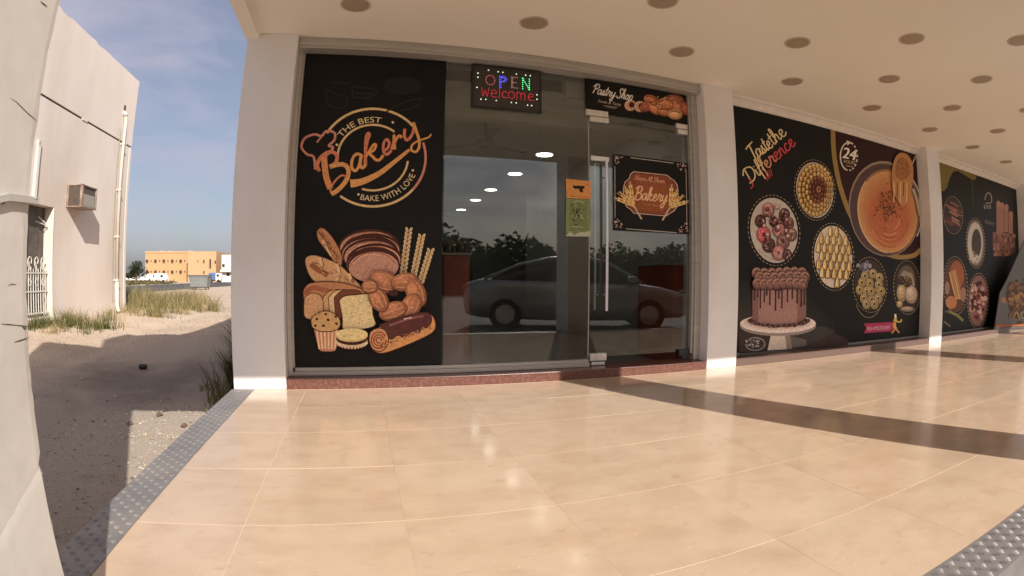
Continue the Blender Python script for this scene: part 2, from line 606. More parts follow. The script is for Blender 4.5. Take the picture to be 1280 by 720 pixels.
xs = axis_pts(-1500, -9, -1.0, 1500, 90, 22)
ys = axis_pts(-1500, -5, 16, 1500, 150, 22)
gv = [(x, y, gh(x, y)) for y in ys for x in xs]
gf = []
nx = len(xs)
for j in range(len(ys) - 1):
    for i in range(nx - 1):
        gf.append((j * nx + i, j * nx + i + 1, (j + 1) * nx + i + 1, (j + 1) * nx + i))
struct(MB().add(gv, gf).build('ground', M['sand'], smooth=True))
# the road past the far plots, and the street in front of the shop
rd = MB()
ry = [14 + 18 * k for k in range(24)]
rv = []
for y in ry:
    rv += [(-25 - .055 * y, y, GZ + .02), (-15.4 - .01 * y, y, GZ + .02)]
rd.add(rv, [(2 * k, 2 * k + 1, 2 * k + 3, 2 * k + 2) for k in range(len(ry) - 1)])
struct(rd.build('road', M['asphalt']))
struct(MB().add([(-9, -23, GZ - .012), (90, -23, GZ - .012), (90, -4.35, GZ - .012), (-9, -4.35, GZ - .012)], [(0, 1, 2, 3)]).build('street', M['street']))

# ------------------------------------------------------------------ shop platform: tiled floor
FX0, FX1, FY0 = -.905, 14.02, -3.49
floor = MB()
floor.box(-1.07, FX1 + .1, -3.65, .3, -.4, -.0012)
floor = struct(floor.build('floor', M['grout']))
TX0, TY0, T, G = -.476, -3.013, .6, .0022
cols = [(FX0, TX0)] + [(TX0 + T * k, TX0 + T * (k + 1)) for k in range(25) if TX0 + T * (k + 1) <= FX1 + .6]
rows = [(FY0, TY0)] + [(TY0 + T * k, TY0 + T * (k + 1)) for k in range(5)]
tile_mesh = {}
for (x0, x1) in cols:
    for (y0, y1) in rows:
        w, h = round(x1 - x0, 3), round(y1 - y0, 3)
        key = (w, h, x0 < 0)
        if key not in tile_mesh:
            gx = G if w < .5 or x0 < 0 else .0002
            o = MB().bev(-w / 2 + gx / 2, w / 2 - gx / 2, -h / 2 + G / 2, h / 2 - G / 2, -.009, 0, .0006 if x0 < 0 else .0003).build('tile', M['tile'], floor)
            tile_mesh[key] = o.data
        else:
            o = link('tile', tile_mesh[key], floor)
        o.location = ((x0 + x1) / 2, (y0 + y1) / 2, random.uniform(-.0004, .0004))
        o.rotation_euler = (random.uniform(-.0008, .0008), random.uniform(-.0008, .0008), 0)


# tread plates along the platform's two open edges
def tread_plate(x0, x1, y0, y1, lip, nm='kerb_plate'):
    b = MB()
    b.box(x0, x1, y0, y1, -.0008, .0025)
    if lip == 'x':
        b.box(x0 - .004, x0, y0, y1, -.15, .0022)
    else:
        b.box(x0, x1, y0 - .004, y0, -.15, .0022)
    o = struct(b.build(nm, M['tread']))
    t = MB()
    P = .0365
    ni, nj = int((x1 - x0) / P), int((y1 - y0) / P)
    for i in range(ni):
        for j in range(nj):
            cx, cy = x0 + (i + .5) * (x1 - x0) / ni, y0 + (j + .5) * (y1 - y0) / nj
            a = math.radians(45 if (i + j) % 2 else -45)
            for k in (-1.5, -.5, .5, 1.5):
                d, e = Vector((math.cos(a), math.sin(a), 0)), Vector((-math.sin(a), math.cos(a), 0))
                c = Vector((cx, cy, .0025)) + e * (k * .0068)
                L, W = .0125, .0021
                t.add([c - d * L, c - e * W, c + d * L, c + e * W, c + Vector((0, 0, .0013)) - d * L * .45, c + Vector((0, 0, .0013)) + d * L * .45],
                      [(0, 1, 4), (1, 5, 4), (1, 2, 5), (2, 3, 5), (3, 4, 5), (3, 0, 4)])
    t.build('tread_bars', M['tread'], o, kind='stuff')
    return o


PX = [(-1.077, -.639), (3.274, 3.668), (7.673, 8.074), (12.06, 12.46)]
tread_plate(-1.088, -.905, -3.3, -.002, 'x')
for a, b_ in ((-.637, 3.272), (3.670, 7.671)):
    tread_plate(a, b_, -3.667, -3.492, 'y')

# ------------------------------------------------------------------ shop building
shop = thing('shop_building', 'bakery shopfront arcade with cream pillars, flat soffit and black printed bays', 'building', (0, 0, 0))
YG = .20                                                 # glazing plane
for i, (a, b_) in enumerate(PX):
    MB().bev(a, b_, 0, .45, 0, ZC, .006).build('pillar', M['pillar'], shop)
    if i:
        MB().bev(a, b_, -3.85, -3.32, GZ - .2, ZC, .006).build('pillar', M['pillar'], shop)
# first front pillar: worn edge towards the alley
X1 = PX[0][1]
pr = MB()
zs = [GZ - .2 + (ZC - GZ + .2) * k / 160 for k in range(161)]
ring = []
for z in zs:
    j = .004 * noise.noise(Vector((z * 14, 0, 0))) + .003 * noise.noise(Vector((z * 55, 3, 0)))
    if z < .56:
        j -= .022 * abs(noise.noise(Vector((z * 26, 7, 1)))) + .012 * abs(noise.noise(Vector((z * 90, 2, 1))))
    ring.append([(PX[0][0], -3.85, z), (X1, -3.85, z), (X1, -3.34, z), (X1 - .0015, -3.325 + j, z), (X1 - .008, -3.32 + j * .6, z), (PX[0][0], -3.32, z)])
vs = [v for r in ring for v in r]
fs = []
for k in range(160):
    for q in range(6):
        fs.append((k * 6 + q, k * 6 + (q + 1) % 6, (k + 1) * 6 + (q + 1) % 6, (k + 1) * 6 + q))
fs += [(5, 4, 3, 2, 1, 0), tuple(160 * 6 + q for q in range(6))]
p1 = pr.add(vs, fs).build('pillar', M['pier'], shop)
p1['label'] = 'worn plaster pillar with cracks, chipped edge and a grey strap'


def on_x(px, py, off=0.0):
    p = at(px, py, 0, X1)
    return Vector((X1 + off, p.y, p.z))


def crack(pts, w):
    m = MB()
    q = [on_x(a, b_, .0006) for a, b_ in pts]
    up_, dn = [], []
    for k, p in enumerate(q):
        ww = w * (0.25 if k in (0, len(q) - 1) else random.uniform(.6, 1.3))
        up_.append(p + Vector((0, 0, ww)))
        dn.append(p - Vector((0, 0, ww)))
    n = len(q)
    m.add(up_ + dn, [(k, k + 1, n + k + 1, n + k) for k in range(n - 1)])
    m.build('crack', M['crack'], p1)


crack([(12, 122), (20, 127), (27, 134), (34, 141), (41, 147), (47, 152)], .0008)
crack([(50, 1), (53, 4), (56, 6), (59, 9)], .0012)
crack([(1, 405), (10, 405.5), (20, 406.5), (29, 407.5), (37, 408)], .0010)
crack([(17, 428), (24, 426), (30, 424), (37, 421)], .0011)
crack([(27, 408), (30, 411), (33, 409)], .0022)
crack([(2, 256), (6, 252), (10, 246), (13, 242)], .0020)
crack([(27, 250), (27.5, 262), (28.5, 276), (31, 291)], .0009)
crack([(10, 357), (15, 355), (20, 356)], .0012)
# strap round the pillar, and the rough plaster base below
st = MB()
za, zb = on_x(40, 250).z, on_x(0, 264).z
for (ya, yb, z0, z1) in ((-3.306, -3.40, za, za - .006), (-3.40, -3.50, za - .006, zb), (-3.50, -3.86, zb, zb - .01)):
    st.add([(X1 - .01, ya, z0 - .006), (X1 + .009, ya, z0 - .006), (X1 + .009, ya, z0 + .006), (X1 - .01, ya, z0 + .006),
            (X1 - .01, yb, z1 - .006), (X1 + .009, yb, z1 - .006), (X1 + .009, yb, z1 + .006), (X1 - .01, yb, z1 + .006)],
           [(0, 1, 2, 3), (7, 6, 5, 4), (0, 4, 5, 1), (1, 5, 6, 2), (2, 6, 7, 3), (3, 7, 4, 0)])
st.tube([(X1 + .004, -3.318, za + .002), (X1 + .004, -3.318, za + .10)], .007, 8)
st.build('strap', M['strap'], p1)
ba = MB()
ztop = lambda y: .545 + (y + 3.32) * .42
prof = []
for k in range(25):
    y = -3.85 + .513 * k / 24
    zt = ztop(y) + .004 * noise.noise(Vector((y * 40, 0, 5)))
    e = .004 * noise.noise(Vector((y * 30, 4, 5)))
    prof += [(X1 + .0005, y, zt + .012), (X1 + .0022 + e * .25, y, zt - .002), (X1 + .0028 + e * .25, y, zt - .012), (X1 + .0028 + e * .25, y, GZ - .1)]
ba.add(prof, [(4 * k + q, 4 * k + q + 1, 4 * k + q + 5, 4 * k + q + 4) for k in range(24) for q in range(3)])
ba.build('plaster_base', M['pier'], p1, smooth=True)
# canopy soffit, edge beam, roof masses
MB().box(-1.085, 14.2, -3.86, .6, ZC, ZC + .16).build('soffit', M['soffit'], shop)
MB().bev(-1.094, -.975, -3.858, .055, ZC - .045, ZC + .1, .004).build('edge_beam', M['soffit'], shop)
MB().box(-1.085, 14.2, -3.855, -2.9, ZC + .16, 6.0).box(-1.085, 14.2, -2.9, 11.5, ZC + .16, 4.1).build('roof', M['roof'], shop)  # unseen upper masses, heights shaped to cast the alley shadow
MB().box(-2.2, -1.1, -3.7, -3.5, GZ - .2, 5.2).build('shadow_wall', M['roof'], shop)  # added out of view, only to cast shade over the alley
MB().box(-1.07, -.7, .45, 11.4, -.2, ZC).box(-.7, 14, 10.9, 11.4, -.2, ZC).build('wall', M['plaster'], shop)
# step: one granite piece per bay
for k, (a, b_, mm) in enumerate(((PX[0][1], PX[1][0], 'granite'), (PX[1][1], PX[2][0], 'granite_grey'), (PX[2][1], PX[3][0], 'granite_grey'))):
    MB().bev(a + .002, b_ - .002, .001, .30, -.003, .082, .004).build('step', M[mm], shop)
# cornice strips
for k, (a, b_) in enumerate(((PX[1][1], PX[2][0]), (PX[2][1], PX[3][0]))):
    w = MB()
    pf = [(.203, 2.845), (.175, 2.850), (.155, 2.875), (.12, 2.905), (.09, 2.915), (.08, 2.9385), (.203, 2.9385)]
    n = len(pf)
    w.add([(a + .002, y, z) for y, z in pf] + [(b_ - .002, y, z) for y, z in pf], [(q, (q + 1) % n, n + (q + 1) % n, n + q) for q in range(n)] + [tuple(range(n)), tuple(range(2 * n - 1, n - 1, -1))])
    w.build('cornice', M['cornice'], shop)
    MB().box(a + .001, b_ - .001, .215, .45, -.1, ZC - .001).build('wall', M['wall_in'], shop)

# window and door of the first bay
A, B = PX[0][1], PX[1][0]
win = MB()
win.bev(A + .003, B - .003, .06, .27, 2.838, ZC - .002, .003)
win.bev(A + .003, B - .003, .045, .10, 2.862, 2.898, .003)
win.bev(A + .003, A + .040, .13, .26, .084, 2.838, .003)
win.bev(A + .040, A + .055, .155, .235, .15, 2.838, .002)
win.bev(B - .075, B - .003, .13, .26, .084, 2.838, .003)
win.bev(B - .098, B - .075, .155, .235, .15, 2.838, .002)
win.bev(A + .040, 2.03, .14, .25, .084, .118, .003)
win.bev(A + .055, 2.03, .165, .23, .118, .148, .003)
shop_frame = win.build('window_frame', M['alu'], shop)


def pane(x0, x1, z0, z1, parent, name='pane', y=YG):
    return MB().bev(x0, x1, y - .005, y + .005, z0, z1, .0015).build(name, M['glass'], parent)


pane(A + .056, .668, .149, 2.837, shop_frame)
pane(.672, 2.030, .149, 2.837, shop_frame)
pane(2.034, B - .099, 2.418, 2.837, shop_frame)
door = pane(2.038, B - .104, .165, 2.41, shop, 'door')


def fit(x0, x1, z0, z1, y0=.165, y1=.235, nm='patch_fitting', m='chrome'):
    o = MB().bev(x0, x1, y0, y1, z0, z1, .003).build(nm, M[m], door)
    return o


fit(2.002, 2.235, 2.452, 2.512)
fit(2.040, 2.240, 2.395, 2.446)
fit(3.02, 3.165, 2.452, 2.505)
fit(3.04, 3.165, 2.395, 2.446)
fit(2.045, 2.215, .130, .198)
fit(2.06, 2.20, .088, .118)
fit(3.04, 3.165, .125, .19, m='black_plastic')
fit(2.045, 2.235, 2.012, 2.056, nm='lock_case')
ph = MB()
ph.tube([(2.190, .135, .60), (2.190, .135, 2.03)], .0135, 14)
for z in (.75, 1.86):
    ph.tube([(2.190, .135, z), (2.190, .195, z)], .007, 8)
ph.build('handle', M['chrome'], door, smooth=False)
ph = MB()
ph.tube([(2.130, .268, .60), (2.130, .268, 2.01)], .0125, 14)
for z in (.75, 1.86):
    ph.tube([(2.130, .205, z), (2.130, .268, z)], .007, 8)
ph.build('handle', M['chrome'], door)
MB().bev(2.030, 2.0375, .193, .207, .16, 2.41, .001).build('edge_seal', M['strap'], door)

# interior seen through the glass
MB().box(-.7, 8.5, .46, 10.9, -.06, -.005).build('interior_floor', M['floor_in'], shop)
MB().box(-.7, 8.5, .46, 10.9, 2.70, 2.76).build('interior_ceiling', M['ceil_in'], shop)
MB().box(-.7, 8.5, 10.6, 10.88, 0, 2.70).box(5.6, 5.7, .46, 10.6, 0, 2.70).build('interior_wall', M['wall_in'], shop)
MB().box(-.68, 3.27, .75, .9, 2.50, 2.70).build('bulkhead', M['ceil_in'], shop)
MB().box(3.275, 3.35, .46, 6.0, 0, 2.70).build('interior_wall', M['wall_in'], shop)

# ------------------------------------------------------------------ ceiling lights under the canopy
light_rows = [(-.55, [-.16, 1.24, 2.635, 4.035, 5.44, 6.835, 8.21, 9.615]), (-1.255, [2.0, 3.39, 4.785, 6.17, 7.575, 8.98]), (-1.965, [4.118, 5.516, 6.905]), (-2.68, [4.843])]
proto = thing('ceiling_light', 'x', 'ceiling light', (0, 0, 0), 'round downlights recessed in the canopy soffit')
MB().lathe((0, 0, 0), [(.098, -.001), (.103, -.006), (.114, -.008), (.118, -.004), (.118, 0.0)], 32).build('trim', M['trim_beige'], proto, smooth=False)
MB().lathe((0, 0, 0), [(.096, -.0095), (.099, -.0075), (.099, -.003)], 32).build('lens', M['lens_beige'], proto)
row_name = ['nearest the shopfront', 'second from the shopfront', 'third from the shopfront', 'fourth from the shopfront']
ordn = ['first', 'second', 'third', 'fourth', 'fifth', 'sixth', 'seventh', 'eighth']
first = True
for ri, (y, xl) in enumerate(light_rows):
    for k, x in enumerate(xl):
        o = proto if first else copy_tree(proto)
        first = False
        o.location = (x, y, ZC)
        if len(xl) == 1:
            o['label'] = 'lone round beige downlight by the top right corner, in the row farthest from the shopfront'
        else:
            o['label'] = 'round beige downlight, %s from the alley end in the soffit row %s' % (ordn[k], row_name[ri])

# lit downlights inside
proto = thing('downlight', 'x', 'downlight', (0, 0, 0), 'lit round downlights inside the shop')
MB().lathe((0, 0, 0), [(.125, -.004), (.14, -.006), (.15, -.003), (.15, 0)], 28).build('trim', M['white_metal'], proto)
MB().lathe((0, 0, 0), [(.118, -.008), (.12, -.006), (.12, 0)], 28).build('lamp', M['glow'], proto)
for k, y in enumerate((1.27, 2.81, 4.31, 6.04, 7.52, 9.3)):
    o = proto if k == 0 else copy_tree(proto)
    o.location = (2.53, y, 2.699)
    o['label'] = 'glowing round downlight inside the shop, %s of the row counted from the door' % ordn[k]

# ceiling fan inside
fp = at(607, 178, 2, 2.42)
fan = thing('ceiling_fan', 'dark ceiling fan with thin blades hanging inside the shop', 'fan', (fp.x, fp.y, 2.42))
MB().tube([(fp.x, fp.y, 2.40), (fp.x, fp.y, 2.70)], .014, 10).build('rod', M['fan'], fan)
MB().lathe((fp.x, fp.y, 2.42), [(.03, -.07), (.09, -.06), (.12, -.02), (.12, .02), (.05, .06)], 20).build('motor', M['fan'], fan)
for k in range(3):
    a = math.radians(25 + 120 * k)
    d, e = Vector((math.cos(a), math.sin(a), 0)), Vector((-math.sin(a), math.cos(a), 0))
    c = Vector((fp.x, fp.y, 2.40))
    q = [c + d * .1 - e * .03, c + d * .6 - e * .07, c + d * .62 + e * .06, c + d * .1 + e * .03]
    MB().add(q + [p + Vector((0, 0, .008)) for p in q], [(0, 1, 2, 3), (7, 6, 5, 4), (0, 4, 5, 1), (1, 5, 6, 2), (2, 6, 7, 3), (3, 7, 4, 0)]).build('blade', M['fan'], fan)

# red counter with baskets behind the glass
cab = thing('display_counter', 'red counter with glass edge just inside the window', 'counter', (.85, .6, 0))
MB().bev(.715, .955, .42, .80, 0, 1.10, .006).build('body', M['red_panel'], cab)
MB().bev(.70, .97, .41, .82, 1.102, 1.125, .004).build('worktop', M['wall_in'], cab)
MB().bev(.968, .978, .40, .82, 0.0, 1.14, .001).build('glass_side', M['glass_clear'], cab)
for k, (x, y) in enumerate(((.77, .5), (.90, .55))):
    bk = thing('basket', ('small dark basket of bread rolls', 'small dark bread basket at the glass edge')[k] + ' on the red counter', 'basket', (x, y, 1.126))
    MB().lathe((x, y, 1.126), [(.045, 0), (.06, .06), (.065, .085), (.055, .085)], 14).build('bowl', M['brown_metal'], bk)
    for q in range(5):
        MB().lathe((x + random.uniform(-.03, .03), y + random.uniform(-.03, .03), 1.20), [(.006, 0), (.026, .012), (.024, .03), (.008, .042)], 10).build('roll', M['ac_case'], bk, smooth=True)
cb = thing('red_cabinet', 'dark red cabinet standing behind the glass door', 'cabinet', (3.2, .9, 0))
MB().bev(3.14, 3.27, .45, 1.2, 0, 1.05, .006).build('body', M['red_panel'], cb)
MB().bev(3.13, 3.272, .44, 1.21, 1.052, 1.075, .004).build('worktop', M['wall_in'], cb)
wbp = [at(708, 94, 1, .42), at(733, 127, 1, .42)]
wb = thing('junction_box', 'white box hung behind the glass beside the pastry sign', 'box', ((wbp[0].x + wbp[1].x) / 2, .42, wbp[1].z))
MB().bev(wbp[0].x, wbp[1].x, .42, .54, wbp[1].z, wbp[0].z, .008).build('case', M['white_metal'], wb)
MB().bev(wbp[0].x + .01, wbp[1].x - .01, .412, .419, wbp[1].z + .01, wbp[1].z + .022, .002).build('seam', M['strap'], wb)
MB().box(wbp[0].x + .05, wbp[1].x - .05, .46, .52, wbp[0].z + .001, 2.70).build('bracket', M['alu'], wb)

# ------------------------------------------------------------------ printed vinyl: lettering and pictures as thin layers on their panels
PK = 1.22                                                # print colours are read in shade: back to base colours


def pc(r, g, b):
    c = rgb(r, g, b, PK)
    y = .3 * c[0] + .55 * c[1] + .15 * c[2]
    return tuple(q * .93 + y * .07 for q in c[:3]) + (1,)


def catmull(pts, n=6):
    if len(pts) < 3:
        return pts
    p = [pts[0]] + list(pts) + [pts[-1]]
    out = []
    for i in range(1, len(p) - 2):
        for k in range(n):
            t = k / n
            out.append(tuple(.5 * (2 * p[i][q] + (p[i + 1][q] - p[i - 1][q]) * t + (2 * p[i - 1][q] - 5 * p[i][q] + 4 * p[i + 1][q] - p[i + 2][q]) * t * t
                                   + (3 * p[i][q] - p[i - 1][q] - 3 * p[i + 1][q] + p[i + 2][q]) * t ** 3) for q in (0, 1)))
    out.append(tuple(pts[-1]))
    return out


class Print:
    """layers of flat colour; points are photograph pixels carried onto the panel's plane y"""
    def __init__(s, y):
        s.m, s.y, s.n = MB(), y, 0

    def P(s, p):
        q = at(p[0], p[1], 1, s.y)
        return Vector((q.x, s.y - .00012 * s.n, q.z))

    def poly(s, pts, col):
        s.n += 1
        s.m.add([s.P(p) for p in pts], [tuple(range(len(pts)))], col)

    def tris(s, pts, tr, col):
        s.n += 1
        s.m.add([s.P(p) for p in pts], tr, col)

    def ell(s, cx, cy, rx, ry, col, rot=0.0, n=28, a0=0, a1=360, jit=0.0):
        r = math.radians(rot)
        pts = []
        for k in range(n):
            t = math.radians(a0 + (a1 - a0) * k / (n if a1 - a0 >= 360 else n - 1))
            j = 1 + (random.uniform(-jit, jit) if jit else 0)
            x, y = rx * math.cos(t) * j, ry * math.sin(t) * j
            pts.append((cx + x * math.cos(r) - y * math.sin(r), cy + x * math.sin(r) + y * math.cos(r)))
        s.poly(pts, col)

    def food(s, x, y, rx, ry, col, rot=0.0, spots=0, hole=0.0):
        dk = tuple(q * .3 for q in col[:3]) + (1,)
        md = tuple(q * .68 for q in col[:3]) + (1,)
        hi = tuple(min(1, q * 1.3 + .01) for q in col[:3]) + (1,)
        h2 = tuple(min(1, q * 1.6 + .03) for q in col[:3]) + (1,)
        s.ell(x + .3, y + .5, rx + .7, ry + .7, dk, rot, 16)
        s.ell(x, y, rx, ry, md, rot, 16, jit=.03)
        s.ell(x - rx * .08, y - ry * .14, rx * .86, ry * .82, col, rot, 16, jit=.04)
        s.ell(x - rx * .2, y - ry * .3, rx * .52, ry * .45, hi, rot, 12, jit=.08)
        s.ell(x - rx * .28, y - ry * .42, rx * .2, ry * .14, h2, rot, 8, jit=.1)
        if hole:
            s.ell(x, y, rx * hole, ry * hole, dk, rot, 10)
        for k in range(spots):
            a, q = random.uniform(0, 6.28), math.sqrt(random.random()) * .85
            s.ell(x + rx * q * math.cos(a), y + ry * q * math.sin(a), random.uniform(.35, .9), random.uniform(.25, .6), (md, hi, dk, h2)[k % 4], random.uniform(0, 180), 5)
            s.n -= .7

    def stroke(s, pts, w, col, smooth=True, w1=None):
        p = catmull(pts) if smooth else list(pts)
        n = len(p)
        ws = [w + ((w1 if w1 is not None else w) - w) * k / (n - 1) for k in range(n)]
        L, R = [], []
        for k in range(n):
            a, b = p[max(k - 1, 0)], p[min(k + 1, n - 1)]
            d = math.hypot(b[0] - a[0], b[1] - a[1]) or 1
            nx_, ny_ = -(b[1] - a[1]) / d, (b[0] - a[0]) / d
            L.append((p[k][0] + nx_ * ws[k] / 2, p[k][1] + ny_ * ws[k] / 2))
            R.append((p[k][0] - nx_ * ws[k] / 2, p[k][1] - ny_ * ws[k] / 2))
        s.n += 1
        vs_ = []
        for side in (L, R):
            for k in range(n):
                v = s.P(side[k])
                v.y -= .00011 * k / n                    # the ribbon rises a hair, so that it may cross itself
                vs_.append(v)
        s.m.add(vs_, [(k, k + 1, n + k + 1, n + k) for k in range(n - 1)], col)

    def ring(s, cx, cy, rx, ry, w, col, a0=0, a1=360, rot=0, n=48):
        r = math.radians(rot)
        pts = []
        for k in range(n + 1):
            t = math.radians(a0 + (a1 - a0) * k / n)
            x, y = rx * math.cos(t), ry * math.sin(t)
            pts.append((cx + x * math.cos(r) - y * math.sin(r), cy + x * math.sin(r) + y * math.cos(r)))
        s.stroke(pts, w, col, smooth=False)

    def dashes(s, cx, cy, rx, ry, w, col, rot=0, n=34, a0=0, a1=360):
        st_ = (a1 - a0) / n
        for k in range(n):
            s.ring(cx, cy, rx, ry, w, col, a0 + k * st_, a0 + (k + .55) * st_, rot, 2)
            s.n -= 1

    def build(s, name, parent):
        return s.m.build(name, M['print'], parent)


TXT = {}


def text_geo(t):
    if t not in TXT:
        cu = bpy.data.curves.new('lettering', 'FONT')
        cu.body = t
        cu.size = 1
        cu.resolution_u = 3
        ob = bpy.data.objects.new('lettering', cu)
        C.objects.link(ob)
        bpy.context.view_layer.update()
        me = bpy.data.meshes.new_from_object(ob.evaluated_get(bpy.context.evaluated_depsgraph_get()))
        vs = [(v.co.x, v.co.y) for v in me.vertices]
        fs = [tuple(p.vertices) for p in me.polygons]
        bpy.data.objects.remove(ob)
        bpy.data.curves.remove(cu)
        bpy.data.meshes.remove(me)
        TXT[t] = (vs, fs)
    return TXT[t]


def text_line(pr, t, x0, y0, x1, y1, h, col, bold=0.0):
    """text from (x0,y0) to (x1,y1) along its baseline, capital height h (pixels)"""
    vs, fs = text_geo(t)
    xa, xb = min(v[0] for v in vs), max(v[0] for v in vs)
    d = Vector((x1 - x0, y1 - y0)) / (xb - xa)
    u = Vector((d.y, -d.x)).normalized() * (h / .73)
    for off in ([0] if not bold else [-bold, bold]):
        pts = [(x0 + d.x * (v[0] - xa) + u.x * v[1] + off, y0 + d.y * (v[0] - xa) + u.y * v[1]) for v in vs]
        pr.tris(pts, fs, col)


def text_arc(pr, t, cx, cy, rx, ry, a0, a1, h, col, flip=False, rot=0):
    """letters set along an ellipse arc, a0..a1 degrees (clockwise from +x in the picture)"""
    vs, fs = text_geo(t)
    xa, xb = min(v[0] for v in vs), max(v[0] for v in vs)
    pts = []
    r = math.radians(rot)
    for v in vs:
        a = math.radians(a0 + (a1 - a0) * (v[0] - xa) / (xb - xa))
        k = 1 + (v[1] * h / .73) / rx * (-1 if flip else 1)
        x, y = rx * k * math.cos(a), ry * k * math.sin(a)
        pts.append((cx + x * math.cos(r) - y * math.sin(r), cy + x * math.sin(r) + y * math.cos(r)))
    pr.tris(pts, fs, col)


# single-stroke script hand: (advance, strokes)
HAND = {
    'a': (1.0, [[(.75, .85), (.45, 1.0), (.1, .7), (.05, .25), (.3, 0), (.6, .25), (.8, .95), (.74, .3), (.9, 0), (1.1, .2)]]),
    'B': (1.3, [[(.32, 1.85), (.24, 1.0), (.08, 0)], [(-.15, 1.5), (.2, 1.95), (.85, 1.95), (1.0, 1.5), (.7, 1.12), (.35, 1.02), (.9, .95), (1.15, .55), (.9, .05), (.4, -.08), (.0, .2)]]),
    'k': (.98, [[(0, .2), (.35, 1.2), (.45, 1.9), (.25, 2.0), (.16, 1.3), (.1, 0)], [(.15, .5), (.55, 1.0), (.65, .75), (.25, .5), (.55, .1), (.85, .05), (1.0, .25)]]),
    'e': (.82, [[(.05, .4), (.5, .6), (.55, .95), (.3, 1.0), (.1, .6), (.2, .1), (.5, 0), (.85, .3)]]),
    'r': (.86, [[(0, .2), (.2, .8), (.25, 1.15), (.36, .92), (.66, .9), (.55, .3), (.7, 0), (.9, .2)]]),
    'y': (.95, [[(.1, 1.0), (.1, .4), (.35, .1), (.65, .5), (.8, 1.05), (.72, .2), (.5, -.75), (.2, -.95), (.05, -.6), (.5, -.1), (1.0, .25)]]),
    'T': (.85, [[(-.25, 1.75), (.3, 1.95), (1.35, 2.1)], [(.6, 1.95), (.45, 1.0), (.3, 0)]]),
    's': (.7, [[(0, .1), (.4, 1.05), (.36, .7), (.55, .3), (.35, 0), (.1, .1), (.55, .05), (.8, .25)]]),
    't': (.55, [[(.35, 1.75), (.2, .5), (.3, 0), (.6, .25)], [(.0, 1.15), (.55, 1.25)]]),
    'h': (.88, [[(0, .2), (.35, 1.3), (.4, 1.95), (.22, 1.9), (.1, 0)], [(.12, .5), (.45, 1.0), (.6, .8), (.55, .2), (.7, 0), (.9, .25)]]),
    'D': (1.4, [[(.35, 1.9), (.2, 0)], [(-.25, 1.4), (.3, 2.0), (1.1, 1.75), (1.3, 1.0), (.9, .2), (.2, 0), (-.1, .15)]]),
    'i': (.42, [[(.12, 1.0), (.1, .2), (.28, 0), (.5, .25)], [(.16, 1.38), (.19, 1.5)]]),
    'f': (.52, [[(0, .2), (.4, 1.3), (.5, 1.95), (.3, 2.0), (.2, 1.2), (.12, -.9)], [(0, .9), (.55, 1.05)]]),
    'n': (.88, [[(.08, 1.0), (.05, 0)], [(.07, .5), (.35, 1.0), (.55, .85), (.55, .2), (.7, 0), (.9, .25)]]),
    'c': (.78, [[(.6, .85), (.4, 1.0), (.1, .6), (.15, .1), (.45, 0), (.8, .3)]]),
    'P': (1.0, [[(.3, 1.9), (.18, .9), (.0, 0)], [(-.25, 1.3), (.1, 1.9), (.8, 2.0), (.98, 1.4), (.6, 1.0), (.25, 1.0)]]),
    'S': (.98, [[(.98, 1.65), (.7, 2.0), (.3, 1.8), (.4, 1.2), (.75, .7), (.55, .05), (.1, 0), (-.1, .4)]]),
    'o': (.88, [[(.35, 1.0), (.1, .6), (.15, .1), (.45, 0), (.65, .5), (.5, .95), (.35, 1.0), (.6, .82), (.92, .85)]]),
    'p': (.82, [[(.1, 1.0), (.05, 0), (0, -.9)], [(.1, .5), (.35, 1.0), (.65, .8), (.6, .2), (.3, 0), (.1, .15)]]),
    'N': (1.2, [[(0, 0), (.2, 1.0), (.28, 1.9), (.6, .9), (.8, .05), (.95, 1.0), (1.12, 2.0)]]),
    'A': (1.08, [[(0, 0), (.4, 1.0), (.7, 1.95), (.8, 1.0), (.9, 0)], [(.28, .75), (.92, .8)]]),
    'l': (.46, [[(0, .2), (.3, 1.2), (.36, 1.9), (.2, 1.9), (.12, .3), (.25, 0), (.48, .25)]]),
    'm': (1.3, [[(.08, 1.0), (.05, 0)], [(.07, .5), (.3, 1.0), (.48, .85), (.46, 0)], [(.48, .5), (.72, 1.0), (.92, .85), (.92, .2), (1.08, 0), (1.3, .25)]]),
    'C': (1.05, [[(.95, 1.6), (.7, 2.0), (.25, 1.6), (.1, .8), (.35, .05), (.75, .0), (1.05, .4)]]),
    'F': (.9, [[(.35, 1.9), (.2, .9), (.05, 0)], [(-.1, 1.7), (.4, 1.98), (1.1, 2.0)], [(.1, 1.0), (.75, 1.08)]]),
    '&': (1.0, [[(.9, .2), (.2, 1.5), (.45, 1.95), (.65, 1.5), (.1, .6), (.3, 0), (.8, .5), (.95, .8)]]),
    ' ': (.5, []),
}


def script(pr, t, x0, y0, x1, y1, xh, w, cols, slant=.25, fade=None):
    """cols: one colour per letter, cycled"""
    adv = sum(HAND[c][0] for c in t)
    d = Vector((x1 - x0, y1 - y0)) / adv
    u = Vector((d.y, -d.x)).normalized() * xh
    x = 0
    for k, c in enumerate(t):
        a, st_ = HAND[c]
        col = cols[k % len(cols)]
        for q in st_:
            pr.stroke([(x0 + d.x * (x + p[0] + slant * p[1]) + u.x * p[1], y0 + d.y * (x + p[0] + slant * p[1]) + u.y * p[1]) for p in q], w, col)
        x += a


def panel(name, x0, x1, z0, z1, y0, y1, parent, m='black_panel'):
    return MB().bev(x0, x1, y0, y1, z0, z1, .0015).build(name, M[m], parent)


